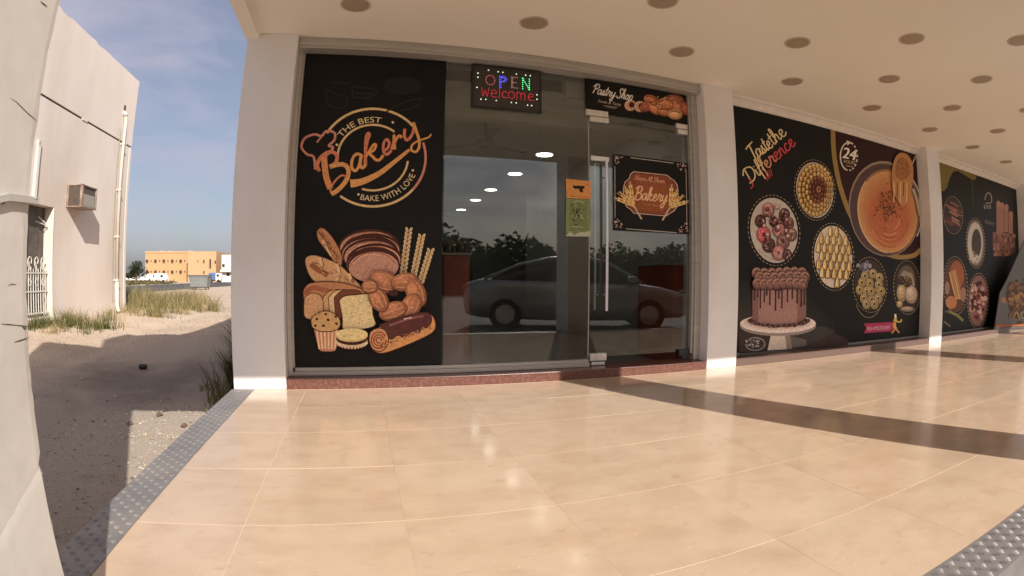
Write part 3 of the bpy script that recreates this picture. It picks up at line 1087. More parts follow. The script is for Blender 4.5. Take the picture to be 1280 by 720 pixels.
# --- left poster: bakery logo and bread still life
YP = .181
po = thing('wall_poster', 'tall black poster with round bakery logo above a bread still life', 'poster', (0, YP, .15))
panel('panel', A + .056, .662, .150, 2.836, YP, YP + .012, po)
CX, CY, RX, RY = 466, 197, 66, 61
OR = [pc(214, 140, 78), pc(205, 122, 88), pc(216, 152, 84), pc(200, 118, 80), pc(220, 148, 80), pc(206, 120, 96)]
GOLD, ROSE, CREAM = pc(214, 180, 120), pc(200, 130, 110), pc(222, 200, 150)
g_ = Print(YP - .0006)                                   # faint doodles
dk = pc(40, 38, 33)
for pts in ([(408, 112), (420, 118), (433, 122), (430, 134), (414, 133), (408, 124), (408, 112)], [(440, 108), (470, 112), (466, 120), (444, 122), (440, 108)],
            [(444, 116), (468, 118)], [(446, 122), (464, 124)], [(415, 103), (436, 104)], [(482, 140), (505, 128), (530, 122)], [(500, 138), (520, 134), (526, 124)]):
    g_.stroke(pts, 1.8, dk)
g_.ell(503, 107, 22, 10, pc(31, 29, 26))
g_.ring(503, 107, 22, 10, 1.2, dk)
g_.build('doodles', po)
g_ = Print(YP - .0006)
g_.ring(CX, CY, RX, RY, 3.0, GOLD, -150, -40)
g_.ring(CX, CY, RX, RY, 3.0, ROSE, -18, 40)
g_.ring(CX, CY, RX, RY, 3.0, GOLD, 40, 128)
g_.ring(CX, CY, 44, 41, 2.6, GOLD, -178, -52)
g_.ring(CX, CY, 44, 41, 2.6, GOLD, 6, 108)
text_arc(g_, 'THE BEST', CX, CY, 47.5, 44, -145, -78, 8.0, CREAM)
text_arc(g_, 'BAKE WITH LOVE', CX, CY, 58.5, 54.5, 106, 24, 8.2, CREAM, flip=True)
for (x, y) in ((491, 153), (421, 181), (448, 243), (516, 213)):
    g_.ell(x, y, 1.6, 1.6, CREAM, n=10)
# chef hat
g_.stroke([(394, 212), (392, 196), (384, 193), (377, 184), (381, 173), (393, 168), (402, 170), (408, 164), (418, 166), (418, 175), (411, 182), (416, 184), (413, 190), (405, 196)], 3.0, ROSE)
g_.stroke([(396, 178), (402, 171)], 2, ROSE)
# letters, traced stroke by stroke: heavy brush script climbing to the right
def brush(pts, w, k, w1=None):
    g_.stroke(pts, w, OR[k % 6], w1=w1)


brush([(405, 196), (406, 208), (408, 222), (413, 236)], 7.5, 0)
brush([(399, 214), (396.5, 206), (401, 197), (410, 190.5), (418, 191), (421.5, 197), (419, 204), (412, 208.5)], 4.6, 1)
brush([(412, 208.5), (421, 206), (430, 206), (435.5, 212), (434, 223), (427, 233), (419, 240), (414, 242.5)], 5.6, 2)
brush([(433, 222), (428, 219), (420, 225), (413.5, 235), (414, 242)], 2.4, 1)
# a
brush([(451.5, 194), (446, 192.5), (441.5, 197), (439.5, 204), (440.5, 211), (444, 213.5), (448, 209), (450.5, 201), (452, 194)], 3.6, 2)
brush([(452, 193), (450.5, 201), (451, 208.5), (454, 209.5), (457.5, 205)], 3.8, 2)
# k
brush([(456, 205), (457, 190), (459.5, 176), (462, 168.5), (460, 166.5), (457.5, 172), (456.5, 186), (457.5, 205)], 3.3, 3)
brush([(457.5, 196), (462, 188), (467.5, 180.5), (470, 182), (467, 188), (461, 191.5)], 3.0, 4)
brush([(461, 191.5), (466, 196), (470.5, 200), (475, 199.5), (479, 194)], 3.6, 4)
# e
brush([(479, 189), (484.5, 185.5), (486.5, 179), (484, 174.5), (480.5, 177), (479, 184), (480, 190.5), (484, 193), (489.5, 188)], 3.4, 5)
# r
brush([(489.5, 187), (492, 178), (492.5, 169), (493, 178), (493.5, 187)], 3.4, 0)
brush([(493, 180), (495.5, 173.5), (499, 170), (502.5, 172)], 3.2, 0, 4.0)
# y
brush([(506, 161), (505.5, 170), (508, 175), (512, 173), (516, 166), (517.5, 157)], 3.6, 1)
brush([(516.5, 153), (520, 163), (523.5, 174), (524, 183), (520.5, 189.5), (515, 188.5), (514.5, 182.5), (520, 177.5), (529, 174), (536, 171.5), (539, 167.5)], 3.8, 2, 1.8)
brush([(438, 229.5), (446, 228.5), (458, 225), (476, 215.5), (496, 200), (512, 187)], 10.5, 2, 3.6)
for k in range(140):                                     # worn speckle
    t = random.random()
    x, y = 398 + 130 * t + random.uniform(-6, 6), 222 - 45 * t + random.uniform(-16, 16)
    g_.ell(x, y, random.uniform(.3, .9), random.uniform(.2, .55), pc(70, 38, 28), n=5, rot=random.uniform(0, 90))
    g_.n -= .9
g_.build('logo', po)

# bread still life
BR = [pc(188, 128, 84), pc(160, 96, 62), pc(208, 158, 108), pc(120, 64, 44), pc(226, 186, 136), pc(70, 36, 28)]
W = Print(YP - .0006)


def outlined(pts, col, w=1.1, out=None):
    q = catmull(pts + [pts[0]], 4)[:-1]
    W.poly(q, col)
    W.stroke(q + [q[0]], w, out or BR[5], smooth=False)


# wheat ears
for (x0, y0, x1, y1, n) in ((504, 342, 511, 288, 11), (517, 345, 527, 296, 11), (526, 353, 538, 314, 9)):
    W.stroke([(x0, y0), (x1, y1)], 1.2, pc(150, 110, 70), smooth=False)
    for k in range(n):
        t = k / (n - 1)
        x, y = x0 + (x1 - x0) * t, y0 + (y1 - y0) * t
        for sgn in (-1, 1):
            W.ell(x + sgn * 2.5, y - 1, 1.75, 3.3, pc(222, 192, 142), rot=sgn * 24 + 8, n=10)
            W.ell(x + sgn * 2.3, y - .2, .5, 2.2, pc(168, 126, 78), rot=sgn * 24 + 8, n=6)
# sliced round loaf
for k in range(7):
    t = k / 6
    cx_, cy_, rx_, ry_ = 461 + 7 * t + 2 * math.sin(k * 2), 308 + 25 * t + 1.2 * math.sin(k * 1.7), 36 - 5 * t, 20 - 1.0 * t
    W.ell(cx_, cy_, rx_ + 1.8, ry_ + 1.8, BR[5], rot=-3)
    W.ell(cx_, cy_ + 1.6, rx_, ry_, (pc(196, 142, 118), pc(206, 150, 112), pc(190, 134, 110))[k % 3], rot=-3)
    W.stroke([(cx_ - rx_ + 3, cy_ - 2), (cx_ - 12, cy_ - ry_ + 4), (cx_ + 12, cy_ - ry_ + 4), (cx_ + rx_ - 3, cy_ - 2)], 1.2, BR[1])
    W.stroke([(cx_ - rx_ + 5, cy_ - 3), (cx_ - 10, cy_ - ry_ + 6), (cx_ + 10, cy_ - ry_ + 6)], .8, pc(226, 180, 150))
    for q in range(14):
        a = random.uniform(185, 355)
        W.ell(cx_ + (rx_ - 3.5) * math.cos(math.radians(a)), cy_ + (ry_ - 3.5) * math.sin(math.radians(a)), .7, .5, BR[1], n=5)
        W.n -= .8
for k in range(60):
    W.ell(random.uniform(445, 492), random.uniform(330, 346), .7, .5, BR[1], n=5)
# baguettes
outlined([(396, 290), (401, 285), (408, 288), (418, 300), (427, 318), (427, 332), (420, 330), (408, 314), (398, 300)], BR[0])
outlined([(382, 330), (383, 322), (393, 319), (410, 324), (426, 332), (440, 346), (452, 360), (436, 362), (410, 356), (394, 352), (386, 342)], BR[2])
for q in ([(400, 322), (402, 332), (398, 340)], [(421, 330), (424, 342), (420, 353)], [(436, 342), (440, 352)]):
    W.stroke(q, 4.0, BR[4])
    W.stroke([(p[0] + 2.4, p[1]) for p in q], 1.0, BR[3])
for q in ([(405, 294), (411, 303)], [(411, 303), (418, 316)], [(403, 300), (414, 320)]):
    W.stroke(q, 2.0, BR[4], smooth=False)
W.stroke([(389, 330), (396, 336), (410, 344)], 7, BR[1])
W.stroke([(400, 292), (408, 300), (418, 318)], 4.5, BR[1])
for k in range(46):                                      # hatching on the crusts
    t = random.random()
    x, y = 386 + 58 * t + random.uniform(-2, 6), 326 + 30 * t + random.uniform(-4, 8)
    W.stroke([(x, y), (x + random.uniform(2, 5), y + random.uniform(1, 4))], .6, (BR[3], BR[4], BR[1])[k % 3], smooth=False)
    x, y = 399 + 24 * t + random.uniform(-2, 3), 290 + 36 * t + random.uniform(-3, 3)
    W.stroke([(x, y), (x + random.uniform(1, 3), y + random.uniform(2, 5))], .6, (BR[3], BR[4], BR[1])[k % 3], smooth=False)
# tin loaf and slice
outlined([(380, 362), (388, 354), (410, 352), (432, 354), (450, 360), (462, 366), (455, 380), (420, 385), (404, 398), (382, 396), (380, 380)], BR[0])
outlined([(381, 372), (390, 366), (402, 370), (405, 384), (402, 398), (390, 399), (381, 394)], pc(214, 164, 116))
W.stroke([(381, 368), (390, 360), (405, 362), (418, 366)], 6, BR[1])
for k, x in enumerate((404, 411, 418)):
    outlined([(x, 372), (x + 10, 363), (x + 30, 363), (x + 34, 372), (x + 24, 392), (x + 4, 396)], (BR[2], BR[4], BR[3])[k], .9)
outlined([(424, 376), (430, 370), (446, 368), (460, 367), (465, 372), (466, 392), (469, 406), (452, 411), (430, 412), (428, 396)], pc(228, 202, 146), 1.3)
for k in range(26):
    W.ell(random.uniform(432, 463), random.uniform(374, 406), random.uniform(.4, 1), .5, pc(150, 116, 70), n=6)
# braided ring
for (x, y, a, rx_, ry_) in ((480, 352, 20, 19, 13), (505, 352, -10, 17, 11), (519, 366, 70, 18, 12), (512, 383, 120, 18, 12), (491, 388, 160, 18, 11), (473, 374, 60, 16, 11), (462, 358, 0, 10, 8)):
    W.food(x, y, rx_, ry_, pc(178, 112, 76), rot=a, spots=16)
    for q in (-.45, 0, .45):
        r = math.radians(a)
        ex, ey = -math.sin(r) * ry_ * q, math.cos(r) * ry_ * q
        W.stroke([(x + ex - math.cos(r) * rx_ * .7, y + ey - math.sin(r) * rx_ * .7), (x + ex * 1.5, y + ey * 1.5), (x + ex + math.cos(r) * rx_ * .7, y + ey + math.sin(r) * rx_ * .7)], 1.1, (BR[4], BR[2], BR[1])[int(q * 2.2) + 1])
    for q in range(10):
        t = random.uniform(0, 6.28)
        W.ell(x + math.cos(t) * rx_ * .5 * random.random(), y + math.sin(t) * ry_ * .6 * random.random(), 1.1, .5, (BR[2], BR[4], BR[1])[q % 3], rot=a, n=6)
W.ell(491, 366, 6, 4, BR[5])
# muffin
outlined([(393, 411), (399, 434), (404, 438), (416, 438), (421, 434), (424, 411)], pc(196, 128, 104))
for k in range(6):
    W.stroke([(397 + k * 4.8, 412), (400 + k * 3.8, 435)], 2.2, pc(228, 190, 142), smooth=False)
outlined([(391, 408), (390, 398), (398, 391), (408, 388), (418, 391), (425, 398), (425, 408), (416, 413), (400, 413)], pc(204, 160, 100))
for (x, y) in ((397, 398), (408, 392), (411, 399), (420, 395), (405, 406), (421, 404), (395, 406)):
    W.ell(x, y, 2.0, 1.6, BR[5], n=8, jit=.3)
# macaron
for (y, c, ry_) in ((427, BR[3], 8.5), (424.5, pc(220, 190, 150), 8.0), (422, BR[5], 8.2), (418.5, pc(216, 184, 120), 7.8), (416.5, pc(230, 206, 142), 7.0)):
    W.ell(440, y, 19.5, ry_, c)
for k in range(13):
    t = math.radians(15 + 150 * k / 12)
    W.ell(440 + 19 * math.cos(t), 425.5 + 8 * math.sin(t), 1.5, 1.4, pc(226, 198, 160), n=8)
for k in range(14):
    W.ell(random.uniform(427, 453), random.uniform(412, 420), .6, .5, pc(150, 110, 60), n=5)
# eclair
outlined([(461, 424), (470, 410), (490, 402), (520, 392), (535, 391), (542, 399), (542, 411), (530, 420), (500, 433), (478, 440), (466, 436)], pc(214, 150, 88))
outlined([(474, 405), (500, 396), (525, 390), (536, 392), (538, 401), (532, 409), (527, 407), (522, 415), (515, 413), (505, 420), (496, 418), (488, 423), (480, 414)], pc(92, 48, 46))
W.stroke([(486, 406), (510, 398), (528, 394)], 2.6, pc(140, 88, 82))
W.stroke([(504, 398), (514, 396)], 1.4, pc(220, 180, 160))
outlined([(461, 424), (463, 414), (472, 409), (481, 412), (485, 422), (482, 433), (474, 438), (465, 434)], pc(206, 140, 92))
for k in range(3):
    W.ring(473, 424, 9 - 3 * k, 10 - 3.2 * k, 1.3, BR[3], 20 * k, 330 + 20 * k)
for k in range(60):
    x, y = random.uniform(383, 402), random.uniform(372, 396)
    W.stroke([(x, y), (x + random.uniform(1, 3), y + random.uniform(-1, 1))], .5, (BR[2], BR[4], pc(190, 136, 92))[k % 3], smooth=False)
    t = random.random()
    x, y = 470 + 66 * t, 434 - 26 * t + random.uniform(-3, 2)
    W.stroke([(x, y), (x + random.uniform(2, 5), y - random.uniform(.5, 2))], .6, (BR[3], BR[4], BR[1])[k % 3], smooth=False)
W.build('bread_picture', po)

# --- LED sign behind the glass
YL = .165
cor = [at(592, 80, 1, YL), at(677, 91.5, 1, YL), at(675, 141, 1, YL), at(590, 131.5, 1, YL)]
lx0, lx1, lz0, lz1 = (cor[0].x + cor[3].x) / 2, (cor[1].x + cor[2].x) / 2, (cor[2].z + cor[3].z) / 2, (cor[0].z + cor[1].z) / 2
led = thing('led_sign', 'black LED board with OPEN and Welcome in coloured dots', 'sign', ((lx0 + lx1) / 2, YL, lz0))
MB().bev(lx0, lx1, YL, YL + .022, lz0, lz1, .002).build('board', M['led_board'], led)
fr = MB()
for (a, b_, c, d) in ((lx0 - .006, lx1 + .006, lz1 - .008, lz1 + .006), (lx0 - .006, lx1 + .006, lz0 - .006, lz0 + .006), (lx0 - .006, lx0 + .008, lz0 + .008, lz1 - .006), (lx1 - .008, lx1 + .006, lz0 + .008, lz1 - .006)):
    fr.bev(a, b_, YL - .006, YL + .024, c, d, .001)
fr.build('frame', M['black_plastic'], led)
LW, LH = lx1 - lx0, lz1 - lz0


def leds(pts, m, name, r=.0052):
    b = MB()
    for (u, v) in pts:
        b.lathe((lx0 + u * LW, YL - .003, lz0 + v * LH), [(r * .5, -.0022), (r, 0.0), (r, .003)], 8, 'Y')
    b.build(name, m, led, kind='stuff')


def along(poly, n):
    L = [0]
    for k in range(len(poly) - 1):
        L.append(L[-1] + math.hypot(poly[k + 1][0] - poly[k][0], (poly[k + 1][1] - poly[k][1]) * .6))
    out = []
    for i in range(n):
        t = L[-1] * i / (n - 1)
        for k in range(len(poly) - 1):
            if L[k] <= t <= L[k + 1] + 1e-9:
                f = (t - L[k]) / (L[k + 1] - L[k] or 1)
                out.append((poly[k][0] + f * (poly[k + 1][0] - poly[k][0]), poly[k][1] + f * (poly[k + 1][1] - poly[k][1])))
                break
    return out


LO = [(.25 + .065 * math.cos(t), .66 + .115 * math.sin(t)) for t in [2 * math.pi * k / 18 for k in range(18)]]
leds(LO, emit('led_pink', (1, .25, .28, 1), .45), 'letter_o', .0034)
LPp = along([(.385, .50), (.385, .78)], 8) + along([(.385, .78), (.46, .78), (.495, .72), (.46, .65), (.385, .64)], 11) + along([(.405, .50), (.405, .78)], 8) + along([(.41, .75), (.455, .75), (.47, .71), (.44, .67)], 7)
leds(LPp, emit('led_blue', (.12, .12, 1, 1), 1.0), 'letter_p', .0042)
LE = along([(.56, .53), (.56, .79)], 7) + along([(.56, .79), (.65, .79)], 5) + along([(.56, .66), (.63, .66)], 4) + along([(.56, .53), (.65, .53)], 5) + along([(.578, .55), (.578, .77)], 6)
leds(LE, emit('led_dim', (.9, .55, .5, 1), .25), 'letter_e', .0034)
LN = along([(.725, .53), (.725, .79)], 6) + along([(.725, .79), (.825, .53)], 7) + along([(.825, .53), (.825, .79)], 6)
leds(LN, emit('led_green', (.10, 1, .35, 1), 1.1), 'letter_n', .0050)
zz = lambda u, v: (u, v)
WEL = (along([(.13, .45), (.15, .25), (.18, .40), (.21, .25), (.235, .46)], 22) + along([(.265, .33), (.34, .35), (.33, .42), (.29, .43), (.265, .35), (.28, .26), (.35, .26)], 18)
       + along([(.385, .25), (.385, .50)], 9) + along([(.49, .40), (.45, .42), (.42, .35), (.44, .27), (.50, .27)], 13)
       + [(.56 + .045 * math.cos(t), .345 + .085 * math.sin(t)) for t in [2 * math.pi * k / 15 for k in range(15)]]
       + along([(.64, .26), (.64, .42), (.68, .43), (.70, .39), (.70, .26)], 13) + along([(.70, .39), (.735, .43), (.76, .40), (.76, .26)], 10)
       + along([(.81, .34), (.88, .36), (.875, .42), (.83, .43), (.81, .35), (.825, .27), (.89, .27)], 17))
leds(WEL, emit('led_red', (1, .05, .08, 1), .42), 'word_welcome', .0034)
dots = [(.07, .80), (.07, .70), (.22, .90), (.36, .885), (.43, .885), (.63, .88), (.77, .88), (.84, .88), (.94, .42), (.94, .31), (.12, .175), (.19, .18), (.34, .175), (.56, .165), (.63, .165), (.80, .14), (.86, .14), (.06, .45)]
leds(dots, emit('led_white', (.75, 1, .8, 1), 1.0), 'border_dots', .0055)

# --- sign over the door
YH = .178
sg = thing('shop_sign', 'black sign reading Pastry Shop with a heap of pastries, above the glass door', 'sign', (2.6, YH, 2.48))
panel('panel', 2.006, B - .10, 2.490, 2.834, YH, YH + .012, sg)
W = Print(YH - .0006)
script(W, 'Pastry Shop', 741, 116.5, 790, 125.5, 6.0, 1.3, [pc(212, 202, 190)], .15)
text_line(W, 'Fresh & Tasty', 748, 128, 776, 132.5, 3.6, pc(190, 176, 160))
W.stroke([(754, 131.8), (772, 134.6)], .7, pc(170, 150, 130), smooth=False)
text_line(W, 'moments', 757, 134.5, 769, 136.5, 2.4, pc(150, 134, 118))
W.build('lettering', sg)
W = Print(YH - .0006)
for k in range(2):
    x = 788 + 12 * k
    W.ell(x, 132 + 1.5 * k, 8, 7.4, pc(80, 46, 40))
    W.ell(x, 131.6 + 1.5 * k, 7.4, 6.8, pc(196, 150, 120))
    W.ell(x + 1.5, 131 + 1.5 * k, 3.4, 3.6, pc(70, 26, 24))
    W.ring(x, 131.6 + 1.5 * k, 6.2, 5.8, .8, pc(222, 184, 150), 100, 260)
for (x, y, rx_, ry_, a, c) in ((814, 125, 10, 6, 20, 0), (808, 133, 9, 6, -20, 1), (819, 136, 9, 6, 30, 2), (843, 124, 11, 5.5, 8, 1), (832, 130, 11, 8, 0, 2), (847, 134, 8, 7, 60, 0), (856, 136, 5, 9, -20, 1), (830, 140, 9, 5, 10, 0), (843, 143, 9, 6, 5, 4)):
    W.food(x, y, rx_, ry_, (pc(186, 112, 76), pc(160, 90, 66), pc(198, 124, 78), 0, pc(214, 160, 110))[c], rot=a, spots=6)
    for q in (-.4, .1, .5):
        W.ring(x, y, rx_ * .8, ry_ * (.75 - abs(q) * .5), .8, (pc(222, 168, 118), pc(128, 66, 46))[q > 0], 190 + 40 * q, 320 + 30 * q, a, 12)
for k in range(40):
    W.ell(random.gauss(831, 7), random.gauss(128, 4), 1.1, .7, (pc(226, 176, 128), pc(120, 60, 42))[k % 2], n=6, rot=random.uniform(0, 180))
W.build('pastry_picture', sg)

# --- sign on the door
YD = .176
ds = thing('door_sign', 'square black sign on the glass door with wheat ears round a brown Bakery plaque', 'sign', (2.73, YD, 1.36))
panel('panel', 2.29, 3.155, 1.360, 2.096, YD, YD + .012, ds, 'black_panel')
W = Print(YD - .0006)
LT = pc(176, 164, 150)
W.stroke([(788, 197), (842, 204)], .9, LT, smooth=False)
W.stroke([(782, 286), (846, 291)], .9, LT, smooth=False)
W.stroke([(768.5, 208), (768.8, 272)], .8, LT, smooth=False)
W.stroke([(857.5, 214), (858.5, 280)], .8, LT, smooth=False)
for (x, y, sx, sy) in ((773, 200, 1, 1), (852, 210, -1, 1), (773, 280, 1, -1), (854, 285, -1, -1)):
    for k in range(26):
        u, v = random.random() ** 1.3 * 11, random.random() ** 1.3 * 11
        if u + v < 14:
            W.ell(x - 5 * sx + u * sx, y - 5 * sy + v * sy, random.uniform(.8, 1.7), random.uniform(.4, .9), (pc(178, 150, 132), pc(150, 112, 98), pc(190, 172, 156))[k % 3], n=6, rot=random.uniform(0, 180))
W.build('corner_ornament', ds)
W = Print(YD - .0006)
pl = [(792, 214), (834, 218.5), (839, 223), (843, 225), (847, 231), (848, 239), (848, 250), (847, 258), (843, 264), (838, 267), (833, 270.5), (792, 267), (788, 262), (783, 259), (779, 251), (778.5, 243), (779, 233), (781, 227), (786, 223), (788, 217)]
W.poly(pl, pc(196, 160, 140))
cxp, cyp = 813, 242
W.poly([(cxp + (x - cxp) * .965, cyp + (y - cyp) * .955) for x, y in pl], pc(70, 32, 22))
W.poly([(cxp + (x - cxp) * .935, cyp + (y - cyp) * .92) for x, y in pl], pc(132, 70, 42))
W.poly([(cxp + (x - cxp) * .72, cyp + 2 + (y - cyp) * .72) for x, y in pl], pc(146, 80, 46))
script(W, 'Noor Al Sham', 793, 224.5, 831, 229, 2.9, .75, [pc(208, 150, 110)], .1)
script(W, 'Bakery', 793, 249, 833, 252.5, 8.2, 1.7, [pc(226, 176, 130)], .15)
text_line(W, 'Craft Baker', 804, 256.5, 826, 258.5, 2.6, pc(190, 130, 92))
W.build('plaque', ds)
for (sgn, bx, by, tx, ty) in ((1, 802, 274, 776, 236), (-1, 828, 275.5, 851, 240)):
    W = Print(YD - .0030)
    W.stroke([(bx, by), (bx - sgn * 8, by - 14), (bx - sgn * 10, by - 18)], 2.0, pc(196, 176, 150))
    for k in range(4):
        W.stroke([(bx - sgn * (7 + k), by - 12 - k), (tx + sgn * (10 - 5 * k), ty + 14 - 3 * k)], .7, pc(206, 160, 90), smooth=False)
    for e in range(4):
        ex, ey = tx + sgn * (12 - 5.0 * e) , ty - 3 + 5.5 * e
        sx_, sy_ = bx - sgn * 10, by - 17
        for k in range(9):
            t = .12 + .88 * k / 8
            x, y = sx_ + (ex - sx_) * t, sy_ + (ey - sy_) * t
            a = math.degrees(math.atan2(ey - sy_, ex - sx_))
            for q in (-1, 1):
                W.ell(x - q * math.sin(math.radians(a)) * 1.3, y + q * math.cos(math.radians(a)) * 1.3, 2.3, .95, (pc(226, 184, 106), pc(206, 156, 80), pc(234, 204, 140))[(k + e) % 3], rot=a + q * 18, n=8)
        for q in (-10, 0, 12):
            a = math.atan2(ey - sy_, ex - sx_) + math.radians(q)
            W.stroke([(ex, ey), (ex + 6.5 * math.cos(a), ey + 6.5 * math.sin(a))], .5, pc(220, 190, 130), smooth=False)
    W.build('wheat_ear', ds)

# --- two small notices on the glass
YN = .186
n1 = thing('notice', 'small orange notice with a dark camera silhouette on the shop glass', 'notice', (1.92, YN, 1.6))
W = Print(YN)
W.poly([(707.5, 223.5), (738.5, 226.5), (738.5, 249), (708, 247.5)], pc(206, 140, 72))
W.stroke([(711, 245), (736, 246.5)], .7, pc(150, 90, 40), smooth=False)
W.poly([(715, 232), (731, 232.5), (730, 236), (718, 236)], pc(40, 26, 20))
W.poly([(724, 236), (728, 236), (729, 240), (725, 240.5)], pc(40, 26, 20))
W.stroke([(733, 230), (735.5, 231)], .8, pc(90, 40, 30), smooth=False)
W.build('sheet', n1)
n2 = thing('notice', 'small green notice below the orange one on the shop glass', 'notice', (1.92, YN, 1.28))
W = Print(YN)
W.poly([(707.5, 248.2), (738.2, 249.6), (738, 296), (707, 295.5)], pc(122, 134, 84))
W.poly([(712, 252), (734, 253), (734, 288), (712, 288)], pc(112, 126, 78))
for k in range(50):
    W.ell(random.gauss(722, 5), random.gauss(268, 6), random.uniform(.8, 2.2), random.uniform(.5, 1.4), (pc(60, 66, 44), pc(150, 156, 116), pc(92, 104, 62))[k % 3], n=7, rot=random.uniform(0, 180))
W.stroke([(714, 283), (728, 284)], .8, pc(176, 180, 150), smooth=False)
W.stroke([(716, 253), (722, 251.5), (730, 254)], 1.2, pc(170, 176, 140))
W.poly([(707, 295.3), (712, 289), (718, 294), (724, 290), (730, 290.5), (738, 288), (738, 295.8)], pc(170, 178, 150))
W.build('sheet', n2)

# --- big poster of the second bay
YB = .197
p2 = thing('wall_poster', 'wide black wall poster with Taste the Difference, round pastry photos and a drip cake', 'poster', (5.6, YB, .11))
panel('panel', PX[1][1] + .003, PX[2][0] - .003, .110, 2.852, YB, YB + .012, p2)
W = Print(YB - .0006)
CRM, RED = pc(216, 192, 140), pc(196, 66, 76)
script(W, 'Taste', 943, 200, 967, 183, 9.6, 1.7, [CRM], .05)
script(W, 'the', 967, 182, 984, 167, 9.4, 1.6, [CRM], .0)
script(W, 'Difference', 938, 229, 995, 180, 9.2, 1.7, [CRM, CRM, CRM, pc(212, 176, 126), pc(208, 146, 112), pc(204, 118, 100), RED, RED, RED, RED], .1)
W.stroke([(935, 222), (941, 231), (938, 236)], 1.4, RED)
for k in range(4):
    W.stroke([(957 + 2 * k, 214 - k), (959 + 2 * k, 226 - 2 * k)], .8, RED, smooth=False)
W.build('lettering', p2)
# maroon corner with gold arc and the soup bowl
W = Print(YB - .0006)
W.poly([(1041, 160.5), (1146, 189), (1150, 326), (1140, 322), (1118, 320), (1096, 306), (1074, 284), (1056, 252), (1045, 214)], pc(46, 20, 20))
W.stroke([(1041, 160.5), (1043, 196), (1051, 236), (1066, 274), (1090, 304), (1116, 320), (1140, 320), (1151, 312)], 5.6, pc(150, 122, 66))
W.build('maroon_corner', p2)
W = Print(YB - .0016)
W.ell(1106, 261, 45, 60, pc(150, 130, 112), rot=-6)
W.ell(1106, 262, 43.5, 58, pc(84, 62, 62), rot=-6)
W.ell(1110, 264, 38.5, 53, pc(150, 104, 62), rot=-6)
for k in range(9):                                       # broth: golden at the rim, ruddy towards the near edge
    t = k / 8
    W.ell(1110 + 1.2 * t, 265 + 7 * t, 37 - 13 * t, 51 - 19 * t, pc(198 - 16 * t, 146 - 46 * t, 92 - 34 * t), rot=-6, n=36)
for k in range(9):
    a = random.uniform(20, 160)
    W.ring(1111, 268, 30 - 2 * k, 44 - 3 * k, random.uniform(.8, 2.2), (pc(204, 132, 82), pc(164, 88, 52))[k % 2], a, a + 50, -6, 12)
W.ring(1110, 264, 37.5, 52, 1.4, pc(210, 176, 128), 100, 230, -6)
for k in range(170):
    x, y = random.gauss(1109, 8), random.gauss(255, 11)
    W.ell(x, y, random.uniform(.5, 1.6), random.uniform(.4, 1.1), (pc(92, 66, 34), pc(66, 40, 24), pc(150, 116, 60))[k % 3], n=5, rot=random.uniform(0, 180))
W.ring(1107, 262, 44, 58, 1.6, pc(196, 180, 156), -60, 40, -6)
W.poly(catmull([(1113, 214), (1117, 198), (1124, 191.5), (1133, 194), (1139, 205), (1140, 222), (1136, 244), (1128, 258), (1121, 252), (1114, 236), (1113, 214)], 5), pc(182, 128, 76))
W.poly(catmull([(1117, 214), (1120, 201), (1127, 196), (1134, 204), (1135, 218), (1127, 226), (1119, 222), (1117, 214)], 5), pc(156, 102, 54))
for k in range(5):
    W.stroke([(1116 + 4 * k, 228), (1115.5 + 4 * k, 244 + random.uniform(0, 10))], 1.3, (pc(214, 176, 128), pc(120, 74, 40))[k % 2], smooth=False)
for k in range(46):
    W.ell(random.gauss(1127, 4), random.gauss(208, 5), .9, .6, (pc(110, 70, 34), pc(190, 144, 84))[k % 2], n=5)
W.stroke([(1138, 206), (1143, 195), (1146.5, 190)], 1.3, pc(190, 176, 156), smooth=False)
W.stroke([(1139, 236), (1144, 250), (1148, 270)], 3.2, pc(176, 160, 140))
W.build('bowl_picture', p2)
W = Print(YB - .0016)
W.ring(1061, 195.5, 10.5, 17.5, 1.7, pc(214, 200, 180), 100, 300)
W.dashes(1061, 195.5, 10.5, 17.5, 1.7, pc(214, 200, 180), n=7, a0=-50, a1=95)
W.poly([(1058, 175.5), (1064.5, 178), (1059, 182)], pc(214, 200, 180))
text_line(W, '24', 1053, 197, 1069, 200.5, 14, pc(230, 222, 208), bold=.5)
text_line(W, 'HOURS', 1054.5, 203.5, 1068.5, 206, 4.4, pc(200, 176, 140))
W.stroke([(1057, 207), (1066, 208.5)], 1, pc(170, 150, 120), smooth=False)
W.build('hours_badge', p2)


def roundpic(cx, cy, rx, ry, name, paint, rot=-4, dash=True, back=None, parent=None, y=YB):
    global W
    W = Print(y - .0006)
    if dash:
        W.dashes(cx, cy, rx * 1.09, ry * 1.08, .7, pc(170, 150, 110), rot, 44)
    W.ell(cx, cy, rx, ry, back or pc(190, 178, 166), rot=rot)
    paint()
    W.build(name, parent or p2)


def inside(cx, cy, rx, ry):
    while True:
        u, v = random.uniform(-1, 1), random.uniform(-1, 1)
        if u * u + v * v < 1:
            return cx + u * rx, cy + v * ry


